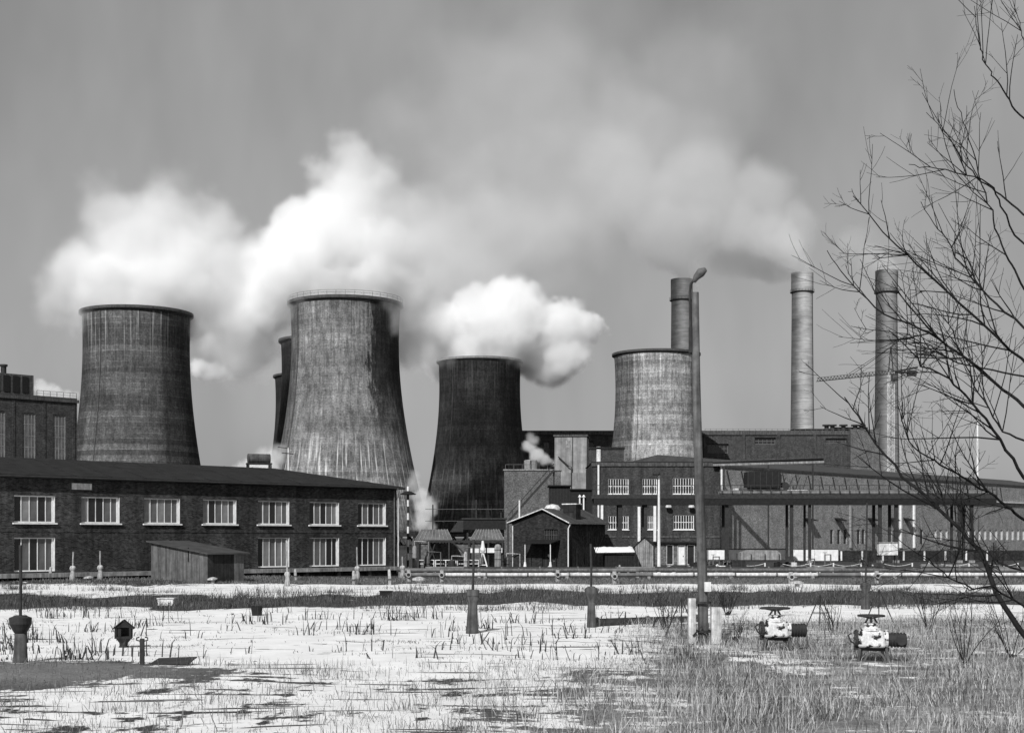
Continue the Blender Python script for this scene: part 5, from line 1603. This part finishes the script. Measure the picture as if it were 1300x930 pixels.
# reeds and stalks poking through the snow
xs, ys = [], []
for c_ in range(75):
    y_ = r.uniform(37, 62) ; px = r.uniform(0, 900)
    x_ = (px-650)/FPX*y_
    n_ = int(r.integers(3, 26)); w_ = r.uniform(.15, .9)
    xs.extend(x_ + r.normal(0, w_, n_)); ys.extend(y_ + r.normal(0, .18, n_))
xs, ys = np.array(xs), np.array(ys)
blades('reeds', xs, ys, r.uniform(.1,.75,len(xs)), r.uniform(.02,.05,len(xs)), .8, M['reed'], 26, droop=.55)
xs, ys = [], []
for c_ in range(150):
    y_ = r.uniform(18, 37) ; px = r.uniform(-60, 700)
    x_ = (px-650)/FPX*y_
    n_ = int(r.integers(3, 40)); w_ = r.uniform(.15, .8)
    xs.extend(x_ + r.normal(0, w_, n_)); ys.extend(y_ + r.normal(0, .3, n_))
xs, ys = np.array(xs), np.array(ys)
blades('foreground_stalks', xs, ys, r.uniform(.1,.45,len(xs)), r.uniform(.008,.016,len(xs)), .6, M['grass_mid'], 27, droop=.5)
xs, ys = scatter(22000, -16, 4, 16, 37.5, r, lambda a_, b_: (.05+.95*patchy(a_, b_, 1.1))*np.clip((38-b_)/3, 0, 1))
blades('front_grass', xs, ys, r.uniform(.05,.3,len(xs))*(.4+.9*patchy(xs,ys,.5)), r.uniform(.006,.015,len(xs)), 1.1, M['grass_mid'], 31, droop=.5)
# tufts low over the snow everywhere
xs, ys = [], []
for c_ in range(330):
    y_ = 1/r.uniform(1/100, 1/36); px = r.uniform(-40, 1340)
    x_ = (px-650)/FPX*y_
    n_ = int(r.integers(4, 60)); w_ = r.uniform(.05, 1.3)
    xs.extend(x_ + r.normal(0, w_, n_)); ys.extend(y_ + r.normal(0, .2, n_))
xs, ys = np.array(xs), np.array(ys)
blades('snow_tufts', xs, ys, r.uniform(.03,.16,len(xs)), r.uniform(.012,.028,len(xs)), 1.0, M['grass_dark'], 28, droop=.5)

# ------------------------------------------------------------------ bare shrubs and the bare tree
def grow(mb, p, d, length, rad, depth_, r, bend=.25, nseg=5, sides=5, up=.15):
    pts = [Vector(p)]; d = Vector(d).normalized()
    for i in range(nseg):
        d = (d + Vector((r.normal(0,bend), r.normal(0,bend), r.normal(0,bend)+up))*.35).normalized()
        pts.append(pts[-1] + d*length/nseg)
    mb.tube(pts, [rad*(1-.75*i/nseg)+.0012 for i in range(nseg+1)], sides, cap=False)
    if depth_ > 0:
        for k_ in range(int(r.integers(2, 5))):
            f = r.uniform(.25, .95); i = min(nseg-1, int(f*nseg))
            q = pts[i].lerp(pts[i+1], f*nseg-i)
            t_ = (pts[i+1]-pts[i]).normalized()
            o_ = t_.orthogonal().normalized(); o_.rotate(Matrix.Rotation(r.uniform(0,2*PI), 3, t_))
            grow(mb, q, t_*.75+o_*.6, length*r.uniform(.3,.55), rad*.5*(1-.6*f), depth_-1, r, bend, max(3,nseg-1), max(3,sides-1), up)

def shrub(px, py, h_, n_, label, seed, rad=.03):
    q = G(px, py); r = np.random.default_rng(seed)
    t_ = thing('bare_shrub', label, 'shrub', (q.x, q.y, 0))
    MB().capped([(.12,-.05),(.1,.1),(.05,.2)],8).build('stump', M['bark'], t_)
    for k_ in range(n_):
        a_ = r.uniform(0,2*PI); mb = MB()
        grow(mb, (.08*math.cos(a_),.08*math.sin(a_),0), (math.cos(a_)*.35,math.sin(a_)*.35,1), h_*r.uniform(.7,1.05), rad, 3, r)
        mb.build('branch', M['bark'], t_)
shrub(744, 730, 4.3, 9, 'bare dense shrub against the side wall of the black gabled house', 41, .028)
shrub(1100, 727, 2.4, 7, 'bare dark shrub left of the white switch cabinet', 42, .025)
shrub(1195, 727, 2.6, 8, 'bare dark shrub right of the white switch cabinet', 43, .025)
shrub(1270, 728, 3.0, 8, 'bare dark shrub at the far end of the rope fence', 44, .025)

shrub(924, 782, 1.5, 12, 'low dense dark shrub just right of the wooden pole', 45, .016)
shrub(846, 800, 1.2, 9, 'low dark shrub in the grass left of the wooden pole', 46, .014)
shrub(1058, 806, 1.3, 10, 'low dark shrub in the grass between the gate valves', 47, .014)
shrub(934, 815, .9, 8, 'low dark shrub at the foot of the white gate valve with the wide handwheel', 48, .012)
shrub(1180, 800, 1.6, 10, 'low bare shrub in the tall grass past the second gate valve', 49, .014)
q = G(1012, 726)
for i, (dx, mt, lb) in enumerate(((0,'white_dirty','pale oil drum at the right end of the flatbed trailer'),(.95,'iron','dark oil drum beside the pale drum under the bridge'),(-1.5,'black','black oil drum half behind the trailer end'))):
    t_ = thing('oil_drum', lb, 'drum', (q.x+dx, q.y+1.5+.4*i, 0))
    MB().capped([(.29,0),(.29,.88),(.27,.9)],16).build('barrel', M[mt], t_)
    for zz in (.3,.6): MB().lathe([(.29,zz),(.31,zz),(.31,zz+.04),(.29,zz+.04)],16,closed=True).build('hoop', M[mt], t_)
for i, (px, h_, mt, lb) in enumerate(((903,1.5,'iron','dark valve manifold left of the trailer'),(921,1.1,'white_dirty','pale pump beside the lying tar drum'),(1025,1.3,'iron_grey','grey pump set before the right whitewashed wall'),(1046,1.7,'iron','dark valve manifold before the right whitewashed wall'),(1090,1.2,'iron_grey','grey pump set beside the plank pile'))):
    q = G(px, 727); t_ = thing('pump_set', lb, 'pump', (q.x, q.y+.8, 0), random.uniform(-.3,.3))
    MB().box(-.7,.7,-.3,.3,0,.14).build('base_plate', M['concrete_dark'], t_)
    MB().tube([(-.55,0,.42),(.15,0,.42)], .26, 14).build('motor', M[mt], t_)
    MB().tube([(.3,-.18,.45),(.3,.18,.45)], .3, 14).build('casing', M['iron'], t_)
    MB().tube([(.3,0,.7),(.3,0,h_),(.9,0,h_),(.9,0,h_*.5)], .07, 8).build('outlet_pipe', M['iron_grey'], t_)
    MB().tube([(.3+.18*math.cos(2*PI*k_/12),.18*math.sin(2*PI*k_/12),h_+.2) for k_ in range(13)], .02, 6, cap=False).build('handwheel', M['iron'], t_)
    MB().tube([(.3,0,h_),(.3,0,h_+.2)], .025, 6).build('spindle', M['iron'], t_)
q = G(1078, 726)
t_ = thing('plank_pile', 'pile of dark planks in front of the dark low wall', 'planks', (q.x, q.y+2, 0), .1)
for k_ in range(14):
    MB().box(-2.2,2.2,-.12,.12,0,.06).build('plank', M['wood' if k_%4==0 else 'wood_dark'], t_, (random.uniform(-.3,.3), (k_%5)*.26, (k_//5)*.09+.02*(k_%3))).rotation_euler = (0,random.uniform(-.02,.02),random.uniform(-.06,.06))
q = G(1210, 726)
t_ = thing('pipe_stack', 'stack of grey pipes lying in front of the bare shrubs', 'pipes', (q.x, q.y+1, 0))
for k_, (yy, zz) in enumerate(((0,.2),(.42,.2),(.84,.2),(.21,.56),(.63,.56))):
    MB().tube([(-2.6,yy,zz),(2.6,yy,zz)], .2, 12).build('pipe', M['pipe' if k_%2 else 'iron_grey'], t_, (random.uniform(-.3,.3),0,0))
q = G(884, 726)
t_ = thing('hand_cart', 'black two-wheeled hand cart beside the annex', 'cart', (q.x, q.y+1, 0), .3)
MB().box(-.8,.8,-.45,.45,.5,.58).build('bed', M['wood_dark'], t_)
for sy in (-.5,.5): MB().tube([(0,sy-.03,.4),(0,sy+.03,.4)], .4, 16).build('wheel', M['iron'], t_)
for sy in (-.35,.35): MB().tube([(.8,sy,.55),(1.6,sy,.8)], .03, 6).build('handle', M['wood_dark'], t_)
MB().box(-.8,.8,-.45,-.41,.581,.95).build('side_board', M['wood_dark'], t_)

TD = 13.5
r = np.random.default_rng(77)
TX = P(1432, 0, TD).x
bt = thing('bare_tree', 'bare tree with fine spreading branches standing close by in the grass', 'tree', (TX, TD, ground_z(TX,TD)))
def tp(px, py, dd=0.0):
    q = P(px, py, TD+dd); return Vector((q.x-TX, q.y-TD, q.z))
stem = [(0,0,-.1),tuple(tp(1436,1020)),tuple(tp(1432,880,.1)),tuple(tp(1438,700,.15)),tuple(tp(1430,520,.1)),tuple(tp(1436,330,.2)),tuple(tp(1425,150,.1)),tuple(tp(1418,-20,.2)),tuple(tp(1405,-160,.1))]
MB().tube(stem, [.13,.115,.105,.095,.08,.066,.05,.034,.012], 12).build('trunk', M['bark'], bt, smooth=True)
limbs = [
 ([(1433,930),(1360,880),(1295,798),(1265,753),(1244,701),(1222,675),(1179,634),(1145,606),(1112,565),(1089,529),(1072,505)], .050, 1.0),
 ([(1438,760),(1370,690),(1300,606),(1278,572),(1252,533),(1226,503),(1205,482),(1170,463),(1150,440),(1128,420)], .034, -1.0),
 ([(1436,670),(1370,570),(1300,516),(1274,495),(1226,454),(1192,432),(1158,413),(1123,400),(1090,372),(1067,345),(1050,319)], .034, .8),
 ([(1432,590),(1360,490),(1310,470),(1268,430),(1217,384),(1176,347),(1139,314),(1112,285),(1083,250)], .03, -.8),
 ([(1433,540),(1360,470),(1300,416),(1265,388),(1240,360),(1220,335),(1203,305),(1186,285),(1169,257)], .026, 1.2),
 ([(1434,470),(1350,420),(1300,370),(1288,345),(1277,324),(1264,290),(1254,259),(1242,220),(1231,176),(1220,145),(1211,115)], .021, -.4),
 ([(1432,390),(1360,310),(1300,273),(1277,254),(1258,240),(1240,226),(1222,205),(1210,182),(1192,160),(1176,144)], .020, .5),
 ([(1428,270),(1360,205),(1300,153),(1285,135),(1273,116),(1262,102),(1254,88),(1246,70),(1243,55),(1239,30),(1237,9)], .017, -.6),
 ([(1420,120),(1370,100),(1330,75),(1300,60),(1297,40),(1293,25),(1285,10),(1272,-8)], .010, .3),
 ([(1437,760),(1370,715),(1300,662),(1284,647),(1263,630),(1238,618),(1213,602),(1185,585),(1160,570),(1148,545),(1140,515)], .03, -1.4),
 ([(1436,840),(1370,770),(1310,730),(1270,715),(1235,690),(1205,660),(1195,625),(1180,590),(1170,560)], .024, 1.5),
 ([(1434,640),(1370,600),(1300,560),(1272,548),(1255,520),(1235,490),(1222,455),(1208,420),(1200,395)], .022, .2),
 ([(1433,450),(1370,400),(1320,330),(1290,300),(1270,262),(1262,240),(1240,225),(1200,218),(1175,213),(1154,210)], .02, -1.1),
 ([(1435,930),(1360,850),(1300,770),(1260,745),(1235,748),(1205,735),(1180,712),(1160,700)], .022, -1.6),
 ([(1434,560),(1380,520),(1300,480),(1260,470),(1215,462),(1180,440),(1150,425),(1110,420),(1080,415)], .02, 1.7),
]
for li, (pl, rad, dd) in enumerate(limbs):
    rad = rad*(.72 if li == 0 else .58)
    n_ = len(pl)
    raw = [tp(x_, y_, dd*(i/(n_-1))**1.2 + .1) for i, (x_, y_) in enumerate(pl)]
    pts = []
    for i in range(n_-1):
        for k_ in range(3):
            q = raw[i].lerp(raw[i+1], k_/3)
            if 0 < i + k_: q = q + Vector((r.normal(0,.006), r.normal(0,.012), r.normal(0,.006)))
            pts.append(q)
    pts.append(raw[-1])
    mb = MB(); m__ = len(pts)
    mb.tube(pts, [rad*(1-.88*(i/(m__-1))**.8)+.0015 for i in range(m__)], 7, cap=True)
    for k_ in range(int(15 + r.integers(0, 5)) if pl[-1][1] > 230 else int(6 + r.integers(0, 3))):
        f = r.uniform(.3, .98); i = min(m__-2, int(f*(m__-1)))
        q = pts[i]; t_ = (pts[i+1]-pts[i]).normalized()
        o_ = Vector((r.normal(0,1), r.normal(0,.8), r.normal(.1,1))); o_ = (o_ - t_*o_.dot(t_)).normalized()
        grow(mb, q, t_*.8+o_*.65, r.uniform(.4,1.25)*(1.15-.5*f), rad*(1-.85*f**.8)*.5+.0016, 2 if r.uniform()<.45 else 1, r, .16, 5, 5, .08)
    mb.build('limb', M['bark'], bt)
# brushwood low in front of the tree
for i, (px, py, dd, n_, lb) in enumerate(((1225, 842, 0, 6, 'thin bare brushwood in the dry grass, right of the gate valves'), (1285, 835, 0, 7, 'taller thin bare brushwood at the edge of the grass field'))):
    q = G(px, py)
    t_ = thing('brushwood', lb, 'shrub', (q.x, q.y, 0))
    MB().capped([(.06,-.05),(.05,.08),(.02,.12)],8).build('stump', M['bark'], t_)
    for k_ in range(n_):
        a_ = r.uniform(0, 2*PI); mb = MB()
        grow(mb, (.05*math.cos(a_),.05*math.sin(a_),0), (math.cos(a_)*.6,math.sin(a_)*.6,1), r.uniform(1.2,2.4), .014, 2, r, .25)
        mb.build('stem', M['bark'], t_)

# ------------------------------------------------------------------ distant woodland at the right edge
r = np.random.default_rng(5)
fw = MB()
for i in range(160):
    x_ = r.uniform(150, 620); y_ = 900+r.uniform(0, 120); h_ = r.uniform(22, 34)
    fw.capped([(r.uniform(3,5),0),(r.uniform(5,8),h_*.4),(r.uniform(3,5),h_*.8),(.6,h_)],7,x_,y_)
o = fw.build('far_woodland', M['grass_dark'])
tag(o, kind='stuff')

# ------------------------------------------------------------------ steam and smoke
def steam_mat(name, c, dens, aniso=.25):
    m = bpy.data.materials.new(name); m.use_nodes = True
    nt = m.node_tree; nt.nodes.clear()
    out = nt.nodes.new('ShaderNodeOutputMaterial')
    pv = nt.nodes.new('ShaderNodeVolumePrincipled')
    pv.inputs['Color'].default_value = (c, c, c, 1)
    pv.inputs['Density'].default_value = dens
    pv.inputs['Anisotropy'].default_value = aniso
    nt.links.new(pv.outputs[0], out.inputs['Volume'])
    return m

def plume(name, label, cat, depth, blobs, mat, voxel, warp=(9, 17, 5.5, 7), erode=.7, group=None, pad=1.25, gain=1.6):
    """a cloud of vapour: soft blobs (photo column, row, radius in pixels, weight, depth offset) joined and torn by noise,
    baked into a fog grid"""
    s_ = S(depth)
    bl = []
    for (px, py, rp, w, dy) in blobs:
        q = P(px, py, depth); bl.append((Vector((q.x, depth+dy, q.z)), rp/s_, w))
    wpad = (warp[0]+warp[2])*.75
    mn = Vector([min(c_[i]-r_-wpad for c_, r_, _ in bl) for i in range(3)])
    mx_ = Vector([max(c_[i]+r_+wpad for c_, r_, _ in bl) for i in range(3)])
    org = Vector(((mn.x+mx_.x)/2, depth, mn.z))
    me = bpy.data.meshes.new(name)
    o = bpy.data.objects.new(name, me); o.location = org; col.objects.link(o)
    me.materials.append(mat)
    ng = bpy.data.node_groups.new(name, 'GeometryNodeTree')
    ng.interface.new_socket('Geometry', in_out='OUTPUT', socket_type='NodeSocketGeometry')
    N, L_ = ng.nodes, ng.links
    go = N.new('NodeGroupOutput')
    pos = N.new('GeometryNodeInputPosition')
    def vm(op, a, b=None):
        n = N.new('ShaderNodeVectorMath'); n.operation = op
        for i, x in enumerate((a, b)):
            if x is None: continue
            if hasattr(x, 'is_linked') or isinstance(x, bpy.types.NodeSocket): L_.new(x, n.inputs[i])
            else: n.inputs[i].default_value = x
        return n
    def mm(op, a, b=None, clamp=False):
        n = N.new('ShaderNodeMath'); n.operation = op; n.use_clamp = clamp
        for i, x in enumerate((a, b)):
            if x is None: continue
            if isinstance(x, (int, float)): n.inputs[i].default_value = x
            else: L_.new(x, n.inputs[i])
        return n.outputs[0]
    def nz(vec, size, detail, colr=False, rough=.55):
        n = N.new('ShaderNodeTexNoise'); n.inputs['Scale'].default_value = 1/size
        n.inputs['Detail'].default_value = detail; n.inputs['Roughness'].default_value = rough
        L_.new(vec, n.inputs['Vector'])
        return n.outputs[1] if colr else n.outputs[0]
    p0_ = vm('ADD', pos.outputs[0], tuple(org)).outputs[0]
    a1_, s1_, a2_, s2_ = warp
    w1 = vm('SUBTRACT', nz(p0_, s1_, 2, True), (.5,.5,.5)).outputs[0]
    n1 = vm('SCALE', w1); n1.inputs['Scale'].default_value = a1_*2
    p1_ = vm('ADD', p0_, n1.outputs[0]).outputs[0]
    w2 = vm('SUBTRACT', nz(p0_, s2_, 5, True, .65), (.5,.5,.5)).outputs[0]
    n2 = vm('SCALE', w2); n2.inputs['Scale'].default_value = a2_*2
    p2_ = vm('ADD', p1_, n2.outputs[0]).outputs[0]
    tot = None
    for c_, r_, w in bl:
        d_ = vm('DISTANCE', p2_, tuple(c_)).outputs['Value']
        mr = N.new('ShaderNodeMapRange'); mr.interpolation_type = 'SMOOTHSTEP'
        L_.new(d_, mr.inputs[0]); mr.inputs[1].default_value = r_; mr.inputs[2].default_value = r_*(.62 if w > .8 else .4)
        mr.inputs[3].default_value = 0; mr.inputs[4].default_value = w
        tot = mr.outputs[0] if tot is None else mm('MAXIMUM', tot, mr.outputs[0])
    er = nz(p1_, s1_*.9, 5, False, .62)
    er = mm('MULTIPLY', mm('SUBTRACT', er, .32), erode*2.2)
    k_ = mm('MULTIPLY', tot, mm('MAXIMUM', mm('SUBTRACT', 1.0 + erode*.35, er), 0.0))
    k_ = mm('MULTIPLY', k_, gain)
    # nothing reaches the faces of the grid
    vc = N.new('GeometryNodeVolumeCube')
    L_.new(k_, vc.inputs['Density'])
    vc.inputs['Min'].default_value = tuple(mn-org); vc.inputs['Max'].default_value = tuple(mx_-org)
    ext = mx_-mn
    for i, ax in enumerate('XYZ'):
        vc.inputs['Resolution '+ax].default_value = max(16, int(ext[i]/voxel))
    sm = N.new('GeometryNodeSetMaterial'); sm.inputs['Material'].default_value = mat
    L_.new(vc.outputs[0], sm.inputs[0]); L_.new(sm.outputs[0], go.inputs[0])
    md = o.modifiers.new('vapour', 'NODES'); md.node_group = ng
    tag(o, label, cat, group, 'stuff')
    return o

V_white = steam_mat('steam', .999, .17, -.05)
V_dense = steam_mat('dense_steam', .999, .24, -.05)
V_leak = steam_mat('leaking_steam', .999, .4, -.05)
V_soft = steam_mat('thin_steam', .995, .055, 0)
V_smoke = steam_mat('chimney_smoke', .98, .065, 0)
V_dark = steam_mat('dark_smoke', .35, .05)

# plume of the banded tower
plume('steam_plume', 'white steam cloud drifting left above the banded cooling tower', 'steam', 400, [
    (174,392,58,1,0),(150,370,72,1,0),(200,368,72,1,4),(112,350,62,.7,0),(165,325,72,.8,3),(228,330,70,.75,6),(270,345,70,.7,8),(300,385,72,.8,10),
    (88,385,50,.35,0),(145,285,58,.28,0),(205,280,66,.32,4),(260,290,60,.28,5),(130,262,46,.12,0),(290,435,55,.5,12),(320,330,50,.4,8),(215,245,50,.08,0)],
    V_white, .75, warp=(8, 16, 5, 6), gain=1.6)
plume('steam_plume', 'dense white steam towering above the streaked cooling tower', 'steam', 400, [
    (438,378,58,1,0),(405,360,78,1,0),(468,358,72,1,0),(375,345,72,1,4),(345,368,58,1,6),(430,308,76,1,0),(485,325,64,.8,0),(385,310,62,.9,2),
    (445,268,58,.8,0),(448,236,48,.7,0),(446,212,46,.6,0),(418,222,34,.4,0),(478,222,36,.4,0),(452,192,32,.35,0),(510,370,56,.5,0),(520,425,46,.4,10),(525,320,50,.25,0),(500,270,50,.2,0)],
    V_dense, .75, warp=(8, 16, 5, 6), gain=1.3)
plume('steam_plume', 'bright white steam puff blowing right off the soot-black cooling tower', 'steam', 525, [
    (609,452,44,1,0),(588,425,46,1,6),(630,425,60,1,0),(655,410,54,1,0),(610,405,46,1,0),(680,436,48,1,8),(700,453,42,1,8),(650,385,38,.95,0),(712,415,40,1,0),(735,418,29,1,0),
    (757,411,17,.9,0),(563,440,40,.9,22),(556,410,38,.6,0),(720,448,34,.9,0)],
    V_dense, .6, warp=(5, 13, 4.2, 5), erode=.6)
plume('steam_plume', 'white steam bank rising from the two half-hidden towers', 'steam', 500, [
    (352,418,44,1,0),(330,405,46,1,0),(320,438,40,.9,0),(300,420,40,.7,0),(372,395,46,1,0),(345,385,46,.9,0),(285,440,32,.4,0),(325,462,26,.4,0)],
    V_white, .95, warp=(6, 14, 3, 5), gain=1.4)
plume('steam_plume', 'pale steam drifting between the streaked and the sooty tower', 'steam', 455, [
    (520,400,50,.3,0),(530,360,56,.3,0),(560,345,56,.22,0),(525,440,34,.25,0),(560,300,56,.16,0),(600,350,46,.16,0)],
    V_white, 1.0, warp=(8, 18, 4, 7), gain=1.0, erode=.8)
plume('steam_veil', 'thin drifting veil of steam between the streaked tower and the chimneys', 'steam', 578, [
    (560,330,100,.7,0),(620,310,110,.6,0),(690,290,100,.45,0),(600,240,90,.35,0),(540,280,80,.5,0),(720,340,80,.4,0),(690,385,60,.5,0),(770,270,90,.3,0),(650,200,90,.22,0),(535,420,60,.8,0),
    (560,380,70,.7,0),(640,345,70,.6,0),(880,190,110,.22,0),(900,100,130,.12,0),(650,120,140,.12,0),(800,180,120,.22,0),(730,220,120,.26,0),(570,190,110,.18,0)],
    V_soft, 2.4, warp=(32, 46, 12, 16), erode=1.1, gain=1.0)
plume('chimney_smoke', 'pale smoke from the chimney behind the pale cooling tower', 'smoke', 640, [
    (866,352,17,1.6,0),(862,337,24,1.6,0),(852,316,36,1.4,0),(838,290,48,1.1,0),(822,262,50,.7,0),(800,240,56,.5,0),(845,250,54,.6,0),(875,225,60,.4,0),(780,210,62,.3,0),(880,290,44,.7,0),(870,320,26,.9,0)],
    V_smoke, 1.3, warp=(9, 24, 4, 8), erode=.7, gain=1.2)
plume('chimney_smoke', 'smoke trailing left from the free-standing chimney', 'smoke', 700, [
    (1016,344,16,1.4,0),(1012,328,24,1.3,0),(995,310,36,1.1,0),(968,295,44,.8,0),(940,282,50,.65,0),(1005,290,44,.55,0),(908,270,56,.5,0),(960,250,56,.4,0),(900,225,62,.28,0)],
    V_smoke, 1.3, warp=(9, 24, 4, 8), erode=.7, gain=1.2)
plume('dark_smoke', 'low dark smoke streak left of the free-standing chimney mouth', 'smoke', 672, [
    (1003,348,10,1,0),(996,347,12,1,0),(988,345,14,1,0),(978,343,16,1,0),(968,341,18,.95,0),(957,339,20,.85,0),(946,336,22,.7,0),(933,334,24,.55,0),(918,332,26,.4,0)],
    V_dark, .9, warp=(3, 14, 2, 6), erode=.5, gain=1.0)
plume('chimney_smoke', 'wisp of smoke at the mouth of the dark chimney', 'smoke', 610, [
    (1125,342,14,1.3,0),(1118,333,19,1,0),(1105,322,25,.7,0),(1088,308,32,.45,0)],
    V_smoke, 1.0, warp=(6, 14, 2, 5), erode=.7, gain=1.0)
plume('steam_leak', 'steam leaking from the ground between the streaked and the sooty tower', 'steam', 330, [
    (534,660,14,1,0),(540,645,17,.9,0),(532,628,15,.8,0),(527,612,12,.5,0),(545,668,12,.8,0),(538,685,12,.7,0)],
    V_leak, .45, warp=(2.5, 6, 1.2, 2.5))
plume('steam_leak', 'steam cloud rising behind the office roof at the foot of the streaked tower', 'steam', 360, [
    (338,594,18,1,0),(325,592,16,1,0),(346,582,15,.8,0),(312,597,13,.7,0),(298,601,11,.5,0),(352,572,12,.35,0),(334,578,15,.5,0)],
    V_leak, .5, warp=(2.5, 7, 1.2, 3))
plume('steam_leak', 'bright steam on the roof of the tall brick block', 'steam', 318, [
    (54,490,10,1,0),(60,497,14,1,0),(72,501,11,1,0),(85,503,9,.9,0),(95,504,7,.7,0)],
    V_leak, .4, warp=(1.6, 5, .8, 2), pad=1.2)
plume('steam_leak', 'small steam cloud low between the banded and the streaked tower', 'steam', 480, [
    (255,468,15,.9,0),(268,473,14,.9,0),(282,474,12,.8,0),(247,462,10,.8,0),(295,478,8,.5,0)],
    V_leak, .6, warp=(2.5, 7, 1.2, 3))
plume('steam_leak', 'steam escaping behind the round tank beside the sooty tower', 'steam', 330, [
    (672,568,9,1,0),(680,578,11,1,0),(690,583,9,1,0),(676,558,8,.7,0),(697,586,6,.9,0),(702,590,5,.9,0)],
    V_leak, .35, warp=(1.6, 5, .8, 2))
